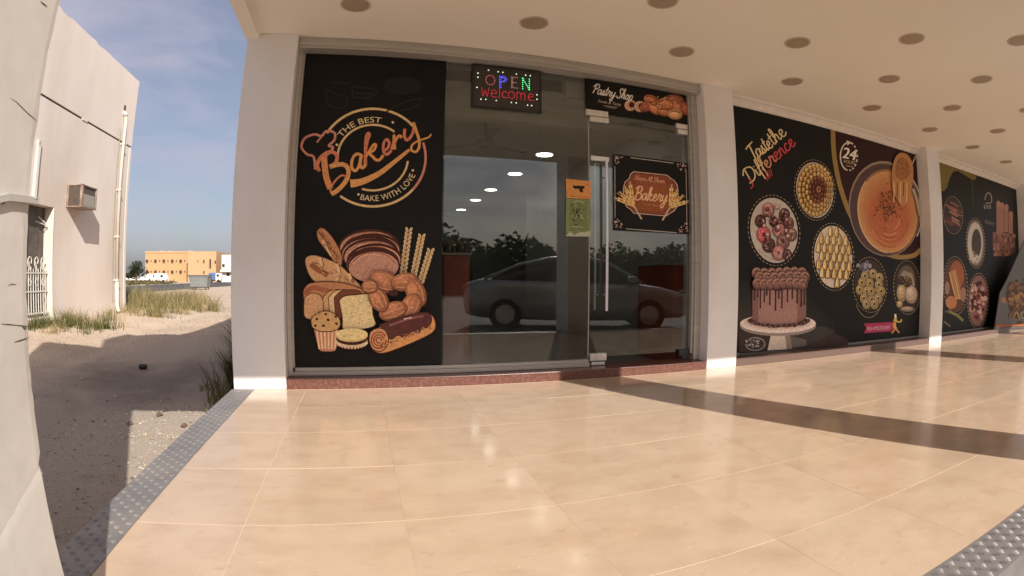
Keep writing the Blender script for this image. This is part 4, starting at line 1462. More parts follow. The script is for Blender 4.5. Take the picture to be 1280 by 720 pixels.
def pic_donuts():
    for k, (x, y, r, c) in enumerate(((960, 262, 8, 0), (980, 268, 7, 1), (950, 276, 7, 1), (985, 279, 7, 3), (954, 293, 9, 2), (973, 287, 8.5, 0), (966, 277, 5, 1), (960, 306, 8, 1), (978, 302, 8, 3), (988, 293, 7, 3), (972, 316, 8, 0), (982, 318, 6, 1))):
        col = (pc(186, 126, 122), pc(92, 58, 52), pc(204, 92, 100), pc(140, 98, 88))[c]
        W.food(x, y, r * .92, r * 1.12, col, spots=14, hole=.26)
        for q in range(5):
            a = random.uniform(0, 6.28)
            W.stroke([(x + r * .4 * math.cos(a), y + r * .5 * math.sin(a)), (x + r * .75 * math.cos(a + .7), y + r * .85 * math.sin(a + .7))], .6, (pc(226, 200, 190), pc(80, 42, 38))[q % 2], smooth=False)
    for k in range(26):
        x, y = random.gauss(968, 9), random.gauss(284, 11)
        W.food(x, y, random.uniform(1.2, 2.4), random.uniform(1.4, 2.8), (pc(110, 70, 62), pc(196, 160, 150), pc(150, 84, 84))[k % 3])
    W.stroke([(944, 312), (954, 320), (966, 326)], .7, pc(140, 128, 120))


def pic_maamoul():
    W.ell(1018.5, 237.5, 22, 33, pc(196, 152, 88), rot=-6)
    for (n_, rr, s_, c) in ((26, .90, 3.1, pc(216, 176, 108)), (22, .74, 3.0, pc(200, 154, 86)), (17, .58, 2.8, pc(212, 168, 100)), (13, .44, 2.6, pc(140, 84, 52)), (9, .28, 2.4, pc(110, 56, 38))):
        for k in range(n_):
            a = 2 * math.pi * k / n_
            x, y = 1018.5 + 22 * rr * math.cos(a), 237.5 + 33 * rr * math.sin(a)
            W.food(x, y, s_ * .7, s_ * 1.05, c)
            W.stroke([(x - s_ * .3, y), (x + s_ * .3, y + .3)], .4, pc(96, 60, 34), smooth=False)
    W.ell(1018.5, 237.5, 4, 6, pc(96, 44, 32))
    W.ring(1018.5, 237.5, 2, 3, 1, pc(190, 140, 80))


def pic_rolls():
    for r in range(7):
        for c in range(6):
            x, y = 1023 + c * 7.6 + (r % 2) * 3.8, 288 + r * 10.5 + c * .6
            if ((x - 1041.5) / 22) ** 2 + ((y - 321) / 37) ** 2 < .95 and y < 352 + (x - 1040) * .25:
                W.poly([(x - 3.8, y + 6), (x - 2.6, y - 3), (x + .4, y - 8.5), (x + 3.2, y - 2), (x + 3.6, y + 6), (x, y + 7.5)], pc(92, 62, 32))
                W.poly([(x - 3.1, y + 5.2), (x - 2.0, y - 3), (x + .3, y - 7.6), (x + 1.0, y - 1), (x + .6, y + 6.4)], (pc(222, 190, 124), pc(210, 174, 106), pc(228, 200, 142))[(r + c) % 3])
                W.poly([(x + .6, y + 6.4), (x + 1.0, y - 1), (x + .3, y - 7.6), (x + 2.6, y - 2), (x + 3.0, y + 5.2)], (pc(170, 130, 74), pc(158, 118, 66))[c % 2])
                W.stroke([(x - 1.6, y - 2), (x - 2.0, y + 4)], .9, pc(240, 220, 170), smooth=False)


def pic_pinwheels():
    for k in range(16):
        x, y = inside(1082, 333, 10, 6)
        W.ell(x, y, 2.2, 2.4, (pc(150, 148, 160), pc(100, 98, 110))[k % 2], n=8)
    for (x, y) in ((1081, 345), (1091, 342), (1099, 347), (1087, 354), (1098, 356), (1077, 353), (1074, 362), (1083, 364), (1094, 366), (1101, 364), (1079, 373), (1089, 374), (1097, 373), (1082, 380), (1092, 380), (1088, 364)):
        W.food(x, y, 4.7, 5.8, pc(190, 166, 112))
        W.ring(x, y - .3, 2.9, 3.7, .8, pc(120, 90, 50), n=14)
        W.ell(x, y - .2, 1.5, 2.2, pc(74, 54, 30), n=8)


def pic_buns():
    W.ell(1133, 350, 11, 18, pc(100, 84, 74))
    W.poly([(1124, 346), (1130, 338), (1140, 342), (1144, 356), (1136, 366), (1126, 360)], pc(150, 136, 122))
    for (x, y, rx_, ry_, c) in ((1127, 366, 6, 11, pc(176, 152, 116)), (1139, 368, 7.5, 11, pc(182, 160, 140)), (1134, 352, 5, 6, pc(96, 72, 52)), (1126, 350, 4, 5, pc(70, 50, 38)), (1124, 380, 3.5, 4, pc(190, 160, 110)), (1134, 386, 8, 3, pc(160, 140, 120))):
        W.food(x, y, rx_, ry_, c, spots=8)
    for k in range(24):
        x, y = inside(1134, 352, 6, 7)
        W.ell(x, y, 1, .8, (pc(60, 40, 28), pc(150, 120, 84))[k % 2], n=5)


roundpic(967.5, 288, 29.5, 41, 'doughnut_photo', pic_donuts, -8)
roundpic(1018.5, 237.5, 23.2, 35, 'filled_biscuit_photo', pic_maamoul, -6)
roundpic(1041.5, 321, 23.8, 39, 'pastry_roll_photo', pic_rolls, -4, back=pc(206, 190, 170))
roundpic(1087.5, 356, 19.5, 32, 'pinwheel_photo', pic_pinwheels, -3, back=pc(60, 50, 44))
W = Print(YB - .0004)
W.ring(1086, 364, 18, 33, .7, pc(150, 130, 100), 30, 150)
W.build('pinwheel_ring', p2)
roundpic(1134, 359.5, 15.5, 31, 'bun_photo', pic_buns, -2, back=pc(56, 44, 38))
# cake on stand, before a soft grey backdrop
W = Print(YB - .0004)
for k in range(10):
    t = k / 9
    W.poly(catmull([(922.5, 352 + 40 * t), (960 + 0 * t, 350 + 44 * t), (1010 - 20 * t, 372 + 30 * t), (1040 - 50 * t, 402 + 16 * t), (1046 - 50 * t, 430 + 2 * t), (980, 436), (924, 440)], 4), pc(30 + 26 * t, 27 + 22 * t, 25 + 20 * t))
W.build('cake_backdrop', p2)
W = Print(YB - .0020)
W.poly([(924, 418), (1000, 420), (1036, 414), (1060, 424), (1060, 431), (925, 442)], pc(60, 46, 42))
W.poly([(984, 422), (1006, 408), (1030, 408), (1044, 414), (1020, 428), (1004, 432), (984, 432)], pc(62, 56, 54))
W.poly([(988, 420), (1008, 425), (1008, 432), (988, 435)], pc(104, 94, 88))
W.ell(944, 430, 13, 9, pc(70, 58, 56))
W.ring(944, 430, 12, 8, 1, pc(160, 150, 146))
for k in range(40):
    x, y = inside(943, 428, 11, 7)
    W.ell(x, y, 1.4, 1.0, (pc(130, 112, 108), pc(50, 38, 36), pc(176, 166, 160))[k % 3], n=6)
W.poly([(964, 414), (986, 414), (990, 436), (959, 438)], pc(206, 188, 172))
W.poly([(980, 414), (986, 414), (990, 436), (983, 436.5)], pc(140, 124, 112))
W.ell(972, 407.5, 47.5, 12.5, pc(150, 132, 122))
W.ell(972, 404.5, 47.5, 11.8, pc(226, 206, 194))
W.ell(972, 403, 43, 9.6, pc(212, 190, 178))
W.ell(972, 401, 38, 8, pc(86, 60, 54))
W.poly([(940, 360), (1007, 358), (1007, 398), (996, 404), (972, 406), (950, 405), (940, 400)], pc(158, 118, 110))
W.poly([(940, 360), (948, 360), (947, 404), (940, 400)], pc(124, 88, 82))
W.poly([(996, 358), (1007, 358), (1007, 398), (996, 404)], pc(132, 94, 86))
for (x, L_) in ((943, 16), (947, 12), (950, 26), (955, 18), (962, 22), (969, 29), (977, 26), (984, 18), (990, 14), (996, 20), (1001, 24), (1005, 22), (958, 10), (973, 14)):
    W.stroke([(x, 358), (x - .2, 358 + L_)], 1.9, pc(64, 38, 38), smooth=False)
    W.ell(x - .2, 358 + L_, 1.3, 1.7, pc(64, 38, 38), n=8)
W.poly([(940, 352), (1006, 350), (1007, 362), (990, 360), (972, 364), (955, 361), (940, 363)], pc(70, 42, 42))
for row, (n_, y0_) in enumerate(((7, 341), (7, 346), (8, 354))):
    for k in range(n_):
        x, y = 946 + k * 56 / (n_ - 1) + (row % 2) * 3 - 1, y0_ + .8 * math.sin(k)
        W.food(x, y, 6.0, 7.2, pc(128, 90, 80))
        for q in range(3):
            W.ring(x + q * .4, y + q, 4.4 - 1.4 * q, 5.4 - 1.7 * q, 1.2, (pc(168, 128, 114), pc(84, 52, 48))[q % 2], 150 + 40 * q, 330 + 40 * q, 20, 12)
for k in range(46):
    t = math.radians(8 + 164 * k / 45)
    W.ell(972 + 37 * math.cos(t), 398.5 + 9 * math.sin(t) + random.uniform(-1, 1), 2.1, 1.9, (pc(74, 46, 42), pc(120, 84, 76), pc(58, 36, 34))[k % 3], n=8)
W.build('cake_picture', p2)
W = Print(YB - .0006)
W.poly([(1080, 404.5), (1115, 402.5), (1119, 408), (1114, 414), (1080, 416.5), (1083, 410)], pc(186, 52, 96))
text_line(W, 'FREE HOME DELIVERY', 1084, 413.3, 1113, 411.2, 4.6, pc(226, 196, 200))
W.stroke([(1119, 392.5), (1119.5, 398)], 2.4, pc(226, 216, 196), smooth=False)
W.stroke([(1119.5, 398), (1118, 406), (1120, 412)], 3.6, pc(212, 176, 64))
W.stroke([(1119, 401), (1125, 402.5), (1127, 399)], 1.8, pc(212, 176, 64))
W.stroke([(1119, 402), (1114, 406)], 1.8, pc(196, 84, 58))
W.stroke([(1120, 411), (1124, 416)], 2.2, pc(206, 140, 56))
W.stroke([(1119, 411), (1114.5, 416.5)], 2.2, pc(206, 140, 56))
W.build('delivery_banner', p2)

# --- poster of the third bay
p3 = thing('wall_poster', 'farther black wall poster with olive drip edge, round food photos and a bread basket', 'poster', (10, YB, .11))
panel('panel', PX[2][1] + .003, PX[3][0] - .003, .110, 2.852, YB, YB + .012, p3)
W = Print(YB - .0006)
W.poly([(1174.6, 198), (1221, 215), (1220, 224), (1216, 225), (1208, 220), (1198, 214), (1192, 214), (1187, 222), (1184, 234), (1180, 239), (1175, 239)], pc(112, 100, 38))
W.stroke([(1215.5, 225), (1216, 258)], .8, pc(70, 68, 50), smooth=False)
W.build('olive_drip', p3)


def pics3(kind):
    def f():
        if kind == 0:
            for k in range(16):
                x, y = inside(1191, 269, 8, 16)
                W.stroke([(x - 5, y - 3), (x + 5, y + 3)], 2.4, (pc(128, 84, 66), pc(92, 56, 46), pc(156, 112, 88))[k % 3], smooth=False)
        elif kind == 1:
            W.ell(1219, 304, 9.5, 26, pc(190, 180, 170))
            W.ell(1220.5, 304, 6.2, 18, pc(80, 70, 58))
            W.ell(1220.5, 304, 5, 15, pc(66, 58, 44))
            for k in range(20):
                x, y = inside(1217, 322, 5, 7)
                W.ell(x, y, 1.5, 2, (pc(150, 130, 110), pc(196, 186, 172))[k % 2], n=7)
        elif kind == 2:
            W.ell(1196, 344, 9, 18, pc(150, 84, 52))
            for q in range(4):
                W.stroke([(1187 + q * 2.4, 340 - q), (1192 + q * 2.5, 362), (1196 + q * 2, 374)], 2.0, (pc(196, 150, 96), pc(170, 122, 74))[q % 2])
            W.ell(1189, 378, 7, 8, pc(176, 116, 70))
            W.ell(1204, 368, 3.5, 9, pc(150, 110, 92))
            W.ell(1184, 360, 3, 8, pc(150, 116, 100))
        else:
            for k in range(60):
                x, y = inside(1222, 376, 10, 24)
                W.ell(x, y, random.uniform(1.2, 3), random.uniform(2, 4), (pc(176, 136, 124), pc(110, 42, 46), pc(196, 160, 146), pc(70, 30, 32))[k % 4], n=8, rot=random.uniform(-30, 30))
    return f


roundpic(1191.5, 269, 11, 21.5, 'biscuit_stick_photo', pics3(0), -3, back=pc(52, 40, 36), parent=p3)
roundpic(1219.5, 304, 10.8, 29, 'coffee_cup_photo', pics3(1), -2, back=pc(120, 110, 100), parent=p3)
roundpic(1194.5, 357, 13.8, 33.5, 'bread_photo', pics3(2), -2, back=pc(90, 56, 42), parent=p3)
roundpic(1222.5, 376, 11.8, 32, 'berry_dessert_photo', pics3(3), 2, back=pc(130, 92, 86), parent=p3)
W = Print(YB - .0006)
for (x, y0_, y1_) in ((1248, 255, 292), (1252.5, 257, 292), (1258, 259, 290), (1263.5, 268, 292)):
    W.stroke([(x, y1_), (x, y0_)], 5, pc(150, 104, 80))
    W.ell(x, y0_, 2.6, 4, pc(166, 120, 92))
W.poly([(1241, 290), (1268, 292), (1269, 314), (1262, 320), (1246, 320), (1241, 312)], pc(128, 84, 62))
for k in range(60):
    W.ell(random.uniform(1242, 1268), random.uniform(291, 319), 1.6, 2.4, (pc(104, 64, 46), pc(158, 112, 84), pc(90, 52, 40))[k % 3], n=6)
W.build('bread_basket_picture', p3)
W = Print(YB - .0006)
W.stroke([(1231, 250), (1233, 243), (1236, 241), (1239, 245), (1239, 253), (1232, 254)], 1.3, pc(150, 140, 124))
for k in range(3):
    W.stroke([(1230.5 + 3.4 * k, 256), (1231 + 3.4 * k, 261)], 1.5, pc(150, 140, 124), smooth=False)
W.build('crest', p3)
W = Print(YB - .0006)
text_line(W, 'bakery', 1231, 279, 1243, 282, 5.5, pc(120, 108, 94))
W.build('lettering', p3)
W = Print(YB - .0006)
W.stroke([(1185, 389), (1196, 394), (1204, 401)], 3.2, pc(120, 116, 60))
W.stroke([(1180, 402), (1188, 408)], 2.4, pc(110, 96, 70))
W.stroke([(1181, 390), (1190, 387)], 2.2, pc(96, 80, 66))
W.build('leaf_picture', p3)
# board leaning at the end of the arcade
YE = -.022
bd = thing('display_board', 'slanted printed board with baked food photo at the far end of the arcade', 'board', (11.4, YE, 0))
bp = [at(1243, 411, 1, YE), at(1250, 366, 1, YE), at(1259, 349, 1, YE), at(1281, 299, 1, YE), at(1284, 410, 1, YE)]
n = len(bp)
MB().add([(p.x, YE, max(.002, p.z)) for p in bp] + [(p.x, YE + .018, max(.002, p.z)) for p in bp], [tuple(range(n)), tuple(range(2 * n - 1, n - 1, -1))] + [(k, (k + 1) % n, n + (k + 1) % n, n + k) for k in range(n)]).build('panel', mat('grey_board', (.10, .092, .08, 1), .5, var=(.08, .072, .062, 1), scale=5), bd)
W = Print(YE - .0006)
for k in range(110):
    x, y = random.gauss(1272, 7), random.gauss(372, 13)
    if x < 1250 + .0 * y or y < 348 + (1281 - x) * .2:
        continue
    W.ell(x, y, random.uniform(1.5, 4), random.uniform(2, 5), (pc(120, 84, 46), pc(92, 58, 36), pc(150, 110, 62), pc(70, 46, 32))[k % 4], n=9, rot=random.uniform(-40, 40))
W.stroke([(1244, 407), (1284, 406)], 3, pc(150, 84, 52), smooth=False)
W.stroke([(1266, 398), (1270, 390), (1274, 399)], 1.6, pc(150, 130, 92))
W.ring(1278, 394, 2.5, 4, 1.4, pc(150, 130, 92))
W.build('food_print', bd)

# ------------------------------------------------------------------ plastered building across the alley
WX, WY0, WY1, WZ = -6.62, .6, 9.77, 6.27
pb = thing('plaster_building', 'tall cream plastered building with a drainpipe and a doorway across the sandy alley', 'building', (-8, 6, -.1))
DY0, DY1, DZ0, DZ1, DD = 4.95, 6.08, .12, 2.30, .24
JZ = 4.39


def wall_mesh(x_face, back, y0, y1, z0, z1, holes=()):
    m = MB()
    yy = sorted({y0, y1, *[h[0] for h in holes], *[h[1] for h in holes]})
    zz_ = sorted({z0, z1, *[h[2] for h in holes], *[h[3] for h in holes]})
    for a, b in zip(yy, yy[1:]):
        for c, d in zip(zz_, zz_[1:]):
            if any(h[0] <= a and b <= h[1] and h[2] <= c and d <= h[3] for h in holes):
                continue
            m.add([(x_face, a, c), (x_face, b, c), (x_face, b, d), (x_face, a, d)], [(0, 1, 2, 3)])
    for h in holes:
        m.add([(x_face, h[0], h[2]), (x_face, h[1], h[2]), (x_face, h[1], h[3]), (x_face, h[0], h[3]),
               (x_face - DD, h[0], h[2]), (x_face - DD, h[1], h[2]), (x_face - DD, h[1], h[3]), (x_face - DD, h[0], h[3])],
              [(0, 1, 5, 4), (1, 2, 6, 5), (2, 3, 7, 6), (3, 0, 4, 7)])
    m.add([(x_face, y0, z0), (x_face, y0, z1), (back, y0, z1), (back, y0, z0), (x_face, y1, z0), (x_face, y1, z1), (back, y1, z1), (back, y1, z0)],
          [(0, 1, 2, 3), (4, 5, 6, 7), (1, 5, 6, 2), (3, 2, 6, 7)])
    return m


wall_mesh(WX, -13, WY0, WY1, -.5, JZ - .028, [(DY0, DY1, DZ0, DZ1)]).build('wall', M['plaster'], pb)
# upper wall with a slightly worn top edge
um = MB()
N = 46
top = [WZ + .022 * noise.noise(Vector((k * .55, 2, 0))) + (-.03 if k in (24, 25, 33) else 0) for k in range(N + 1)]
yk = [WY0 + (WY1 - WY0) * k / N for k in range(N + 1)]
vv = []
for k in range(N + 1):
    vv += [(WX + .004, yk[k], JZ + .022), (WX + .004, yk[k], top[k]), (WX - .16, yk[k], top[k]), (WX - .16, yk[k], JZ + .022)]
um.add(vv, [(4 * k + q, 4 * k + (q + 1) % 4, 4 * k + 4 + (q + 1) % 4, 4 * k + 4 + q) for k in range(N) for q in range(4)] + [(0, 1, 2, 3), (4 * N + 3, 4 * N + 2, 4 * N + 1, 4 * N)])
um.box(-13, WX - .165, WY1 - .2, WY1 + .001, JZ + .02, WZ - .01)
um.box(-13, WX - .165, WY0, WY1 - .21, JZ + .02, WZ - .6)
um.build('parapet', M['plaster'], pb)
MB().box(-13, WX - .03, WY0 + .01, WY1 - .02, JZ - .03, JZ + .025).build('joint', M['dark_joint'], pb)
MB().bev(WX - .02, WX + .018, 6.9, 7.15, JZ - .03, JZ + .022, .006).build('mortar_patch', M['plaster'], pb)
# pale corner bead
MB().bev(WX - .05, WX + .010, WY1 - .12, WY1 + .012, -.4, JZ - .03, .006).build('corner_bead', M['white_render'], pb)
# drainpipe
dp = MB()
dp.tube([(WX + .06, 9.02, 5.12), (WX + .07, 9.06, 5.0), (WX + .075, 9.08, 4.9), (WX + .075, 9.10, .75)], .045, 12)
dp.tube([(WX + .075, 9.10, .78), (WX + .075, 9.10, .2), (WX + .09, 9.10, .08), (WX + .14, 9.10, .02)], .05, 12)
dp.tube([(WX + .0, 9.02, 5.16), (WX + .06, 9.02, 5.12), (WX + .09, 9.03, 5.06)], .055, 12)
drain = dp.build('drainpipe', M['pvc'], pb, smooth=True)
for z in (4.3, 3.1, 1.9, .8):
    MB().bev(WX + .0, WX + .13, 9.04, 9.16, z, z + .035, .003).build('bracket', M['pvc'], drain)
MB().tube([(WX + .03, 8.92, 4.7), (WX + .03, 8.93, .3)], .014, 8).build('cable', M['ac_coil'], pb)
MB().box(WX + .0, WX + .012, 9.0, 9.12, 5.16, 5.36).build('outlet_stain', M['ac_dark'], pb)
# doorway
MB().box(WX - DD - .02, WX - DD + .004, DY0, DY1, DZ0, DZ1).build('door', M['door_dark'], pb)
MB().bev(WX - .1, WX + .12, DY0 - .3, DY1 + .12, .03, .118, .01).build('doorstep', M['white_render'], pb)
MB().bev(WX - .20, WX + .012, DY1 - .02, DY1 - .002, .12, DZ1 - .01, .004).build('jamb', M['pvc'], pb)
gt = MB()
gx = WX - .10
for k in range(13):
    y = DY0 + .03 + (DY1 - DY0 - .06) * k / 12
    gt.tube([(gx, y, .16), (gx, y, 1.06 + .04 * (k % 2))], .010, 6)
for z in (.2, .62, .98):
    gt.box(gx - .014, gx + .014, DY0 + .01, DY1 - .01, z - .014, z + .014)
for k in range(4):
    yc = DY0 + .2 + .24 * k
    gt.tube([(gx + .005, yc + .09 * math.cos(t) * math.sin(t / 2 + .4), 1.16 + .13 * math.sin(t)) for t in [6.6 * q / 20 for q in range(21)]], .010, 6)
    gt.tube([(gx + .005, yc + .05 * math.cos(-t), .80 + .07 * math.sin(t)) for t in [6.0 * q / 14 for q in range(15)]], .008, 6)
gt.build('door_gate', M['white_metal'], pb)
bk = MB()
bk.tube([(WX - DD + .02, 5.82, 2.1), (WX - .1, 5.98, 1.95)], .012, 6)
bk.tube([(WX - DD + .02, 5.72, 2.0), (WX - .1, 5.98, 1.93)], .012, 6)
bk.build('bracket', M['white_metal'], pb)
MB().bev(WX + .001, WX + .07, 5.20, 5.29, 2.36, 3.5, .01).build('conduit', M['strap'], pb)

# air conditioner on that wall
ay0, ay1, az0, az1, ap = 6.55, 7.25, 2.37, 2.85, .40
ac = thing('air_conditioner', 'old brown window air conditioner sticking out of the cream wall', 'air conditioner', (WX, 6.9, az0))
MB().box(WX - .05, WX + ap - .03, ay0 + .02, ay1 - .02, az0 + .02, az1 - .02).build('core', M['ac_dark'], ac)
cs = MB()
cs.bev(WX + .001, WX + ap, ay0, ay1, az0, az0 + .025, .004)
cs.bev(WX + .001, WX + ap, ay0, ay1, az1 - .025, az1, .004)
cs.bev(WX + ap - .05, WX + ap + .006, ay0 - .008, ay0 + .06, az0 - .004, az1 + .004, .004)
cs.bev(WX + .001, WX + .05, ay0 - .005, ay0 + .03, az0, az1, .004)
cs.bev(WX + ap - .03, WX + ap, ay1 - .04, ay1, az0, az1, .004)
cs.build('housing', M['ac_case'], ac)
for k in range(9):
    x = WX + .065 + k * .032
    MB().box(x, x + .012, ay0 + .004, ay0 + .022, az0 + .035, az1 - .035).build('slat', M['brown_metal'], ac)
MB().bev(WX + ap - .028, WX + ap - .012, ay0 + .07, ay1 - .05, az0 + .03, az1 - .19, .003).build('coil', M['ac_coil'], ac)
for k in range(10):
    y = ay0 + .1 + k * .052
    MB().box(WX + ap - .0115, WX + ap - .006, y, y + .012, az0 + .04, az1 - .20).build('fin', M['ac_coil'], ac)

# ------------------------------------------------------------------ grass, weeds, stones
BL = [rgb(150, 138, 92), rgb(126, 118, 74), rgb(170, 152, 108), rgb(104, 104, 62), rgb(92, 98, 54), rgb(182, 164, 126)]
GRN = [rgb(64, 76, 40), rgb(82, 92, 48), rgb(52, 64, 36), rgb(98, 104, 60), rgb(110, 100, 62)]


def blade(m, x, y, z, h, lean, w, col):
    a = random.uniform(0, 6.28)
    d = Vector((math.cos(a), math.sin(a), 0))
    e = Vector((-d.y, d.x, 0))
    b = random.uniform(0, 6.28)
    f = Vector((math.cos(b), math.sin(b), 0)) * lean
    p = Vector((x, y, z - .02))
    m.add([p - e * w, p + e * w, p + f * .35 + Vector((0, 0, h * .6)) + e * w * .7, p + f * .35 + Vector((0, 0, h * .6)) - e * w * .7, p + f + Vector((0, 0, h))],
          [(0, 1, 2, 3), (3, 2, 4)], col)


random.seed(21)
gm = MB()
tufts = []
while len(tufts) < 350:
    x, y = random.uniform(-9.5, -4.2), random.uniform(3.0, 15.5)
    if x < WX + .03 and y < WY1 + .15:
        continue
    edge = (-5.35 + .3 * math.sin(y * 1.3)) if y < 8.6 else (-4.95 + .25 * math.sin(y * 1.7) - .4 * max(0, y - 12.2))
    f = sstep(edge + .4, edge - .5, x) * (.12 + .88 * sstep(-.2, .2, noise.noise(Vector((x * .9, y * .7, 9)))))
    if 7.0 < y < 8.4:
        f *= .35
    if random.random() < f:
        tufts.append((x, y, f))
for (x, y, f) in tufts:
    far = sstep(8.6, 10.4, y)
    hh = random.uniform(.12, .36) + far * random.uniform(.06, .36)
    green = random.random() < .75 * sstep(7.2, 5.2, y) + .12
    pal = (GRN[1:] + BL[3:5]) if green else (BL if random.random() < .75 else [BL[0], BL[2], BL[5]])
    for k in range(int(random.uniform(22, 60))):
        a, r_ = random.uniform(0, 6.28), abs(random.gauss(0, .11 + .1 * hh))
        bx_, by_ = x + r_ * math.cos(a), y + r_ * math.sin(a)
        if bx_ < WX and by_ < WY1:
            continue
        h = hh * random.uniform(.45, 1.2)
        blade(gm, bx_, by_, gh(bx_, by_), h, h * random.uniform(.15, .95), random.uniform(.003, .007), random.choice(pal))
    for k in range(3):
        h = hh * random.uniform(1.1, 1.6)
        blade(gm, x + random.gauss(0, .08), y + random.gauss(0, .08), gh(x, y), h, h * .3, .003, BL[5])
for k in range(900):
    x, y = random.uniform(-5.3, -3.6), random.uniform(2.5, 14)
    if random.random() < .35:
        h = random.uniform(.03, .1)
        blade(gm, x, y, gh(x, y), h, h, .005, random.choice(BL))
o = gm.build('dry_grass', M['blade'], kind='stuff')
tag(o, 'dry yellow-green grass growing along the foot of the cream building', 'grass')


def weeds(name, label, spots, n, hmin, hmax, pal):
    m = MB()
    c0 = spots[0]
    t = thing(name, label, 'plant', (c0[0], c0[1], gh(c0[0], c0[1])), 'weeds beside the shop')
    for (cx, cy, r, hs) in spots:
        for k in range(n):
            a, rr = random.uniform(0, 6.28), r * math.sqrt(random.random())
            x, y = cx + rr * math.cos(a), cy + rr * math.sin(a)
            if x > -1.12:
                continue
            h = random.uniform(hmin, hmax) * hs
            blade(m, x, y, gh(x, y), h, h * random.uniform(.15, .7), random.uniform(.004, .009), random.choice(pal))
    m.build('blades', M['blade'], t, kind='stuff')
    s = MB()
    for (cx, cy, r, hs) in spots:
        for k in range(5):
            a = random.uniform(0, 6.28)
            x, y = min(-1.13, cx + r * .5 * math.cos(a)), cy + r * .5 * math.sin(a)
            s.tube([(x, y, gh(x, y) - .02), (x + .05 * math.cos(a), y + .05 * math.sin(a), gh(x, y) + .3 * hs), (min(-1.1, x + .12 * math.cos(a)), y + .12 * math.sin(a), gh(x, y) + .52 * hs)], [.006, .004, .002], 5)
    s.build('stems', M['bark'], t, kind='stuff')


weeds('weed_clump', 'tall dark green weeds in shade right behind the corner pillar', [(-1.30, 1.9, .17, 1.0), (-1.30, 1.35, .14, .75), (-1.33, 2.6, .22, 1.05), (-1.45, 3.6, .3, 1.1), (-1.6, 4.8, .35, 1.2)], 900, .25, .74, GRN)
weeds('weed_clump', 'short sparse brownish weeds at the platform foot in front of the tall ones', [(-1.42, 1.0, .2, .7), (-1.6, 1.5, .25, .6), (-1.35, .55, .15, .5)], 130, .1, .3, GRN[3:] + BL[:2])
sm = MB()
SG = [rgb(190, 174, 152), rgb(150, 136, 118), rgb(120, 108, 96), rgb(215, 204, 188), rgb(176, 156, 132)]
for k in range(3000):
    if k < 2200:
        x, y = random.uniform(-3.4, -1.15), random.uniform(-3.2, 1.6)
        if noise.noise(Vector((x * 2.2, y * 2.2, 4))) < random.uniform(-.4, .5):
            continue
    else:
        x, y = random.uniform(-5.2, -1.2), random.uniform(-1, 9)
    r = random.uniform(.002, .008) * (2.2 if random.random() < .06 else 1)
    z = gh(x, y)
    c = random.choice(SG)
    q = [Vector((x, y, z + r * .3)) + Vector(v) * r * random.uniform(.7, 1.3) for v in ((1, 0, 0), (0, 1, 0), (-1, 0, 0), (0, -1, 0), (0, 0, .7), (0, 0, -.7))]
    sm.add(q, [(0, 1, 4), (1, 2, 4), (2, 3, 4), (3, 0, 4), (1, 0, 5), (2, 1, 5), (3, 2, 5), (0, 3, 5)], c)
for k in range(3800):
    x, y = random.uniform(-2.7, -1.12), random.uniform(-2.6, .9)
    if noise.noise(Vector((x * 3, y * 6, 8))) < random.uniform(-.6, .35):
        continue
    r = random.uniform(.003, .008) * (1.9 if random.random() < .1 else 1)
    z = gh(x, y)
    q = [Vector((x, y, z + r * .3)) + Vector(v) * r * random.uniform(.7, 1.3) for v in ((1, 0, 0), (0, 1, 0), (-1, 0, 0), (0, -1, 0), (0, 0, .7))]
    sm.add(q, [(0, 1, 4), (1, 2, 4), (2, 3, 4), (3, 0, 4)], random.choice(SG[:1] + SG[3:] + SG))
o = sm.build('gravel', M['stone'], kind='stuff')
tag(o, 'loose gravel and small stones on the alley sand', 'gravel')
# small litter
lp = at(178, 446, 2, GZ + .03)
lt = thing('litter_can', 'small black crushed can lying in the shade of the alley', 'litter', (lp.x, lp.y, GZ))
gz = gh(lp.x, lp.y)
MB().lathe((lp.x - .05, lp.y, gz + .035), [(.028, 0), (.034, .008), (.034, .09), (.027, .1)], 14, 'X').build('can_body', M['black_plastic'], lt)
MB().lathe((lp.x - .053, lp.y, gz + .035), [(.02, 0), (.024, .002)], 14, 'X').build('rim', M['strap'], lt)
for k, (px, py) in enumerate(((197, 494), (160, 503), (228, 506), (205, 488))):
    q = at(px, py, 2, GZ + .01)
    z = gh(q.x, q.y)
    b = MB()
    pts = [(q.x + random.uniform(.02, .045) * math.cos(t), q.y + random.uniform(.02, .06) * math.sin(t), z + random.uniform(0, .02)) for t in [6.28 * i / 7 for i in range(7)]]
    b.add(pts + [(q.x, q.y, z + .04)] + [(q.x, q.y, z - .01)], [(i, (i + 1) % 7, 7) for i in range(7)] + [((i + 1) % 7, i, 8) for i in range(7)])
    o = b.build('stone', M['granite_grey'])
    tag(o, ('dark flat stone by the edge of the sunlit gravel patch', 'dark stone in the shaded ruts nearest the worn pillar', 'dark stone beside the weeds behind the platform edge', 'dark stone between the ruts, farthest of the four')[k], 'stone', 'dark stones on the alley ground')

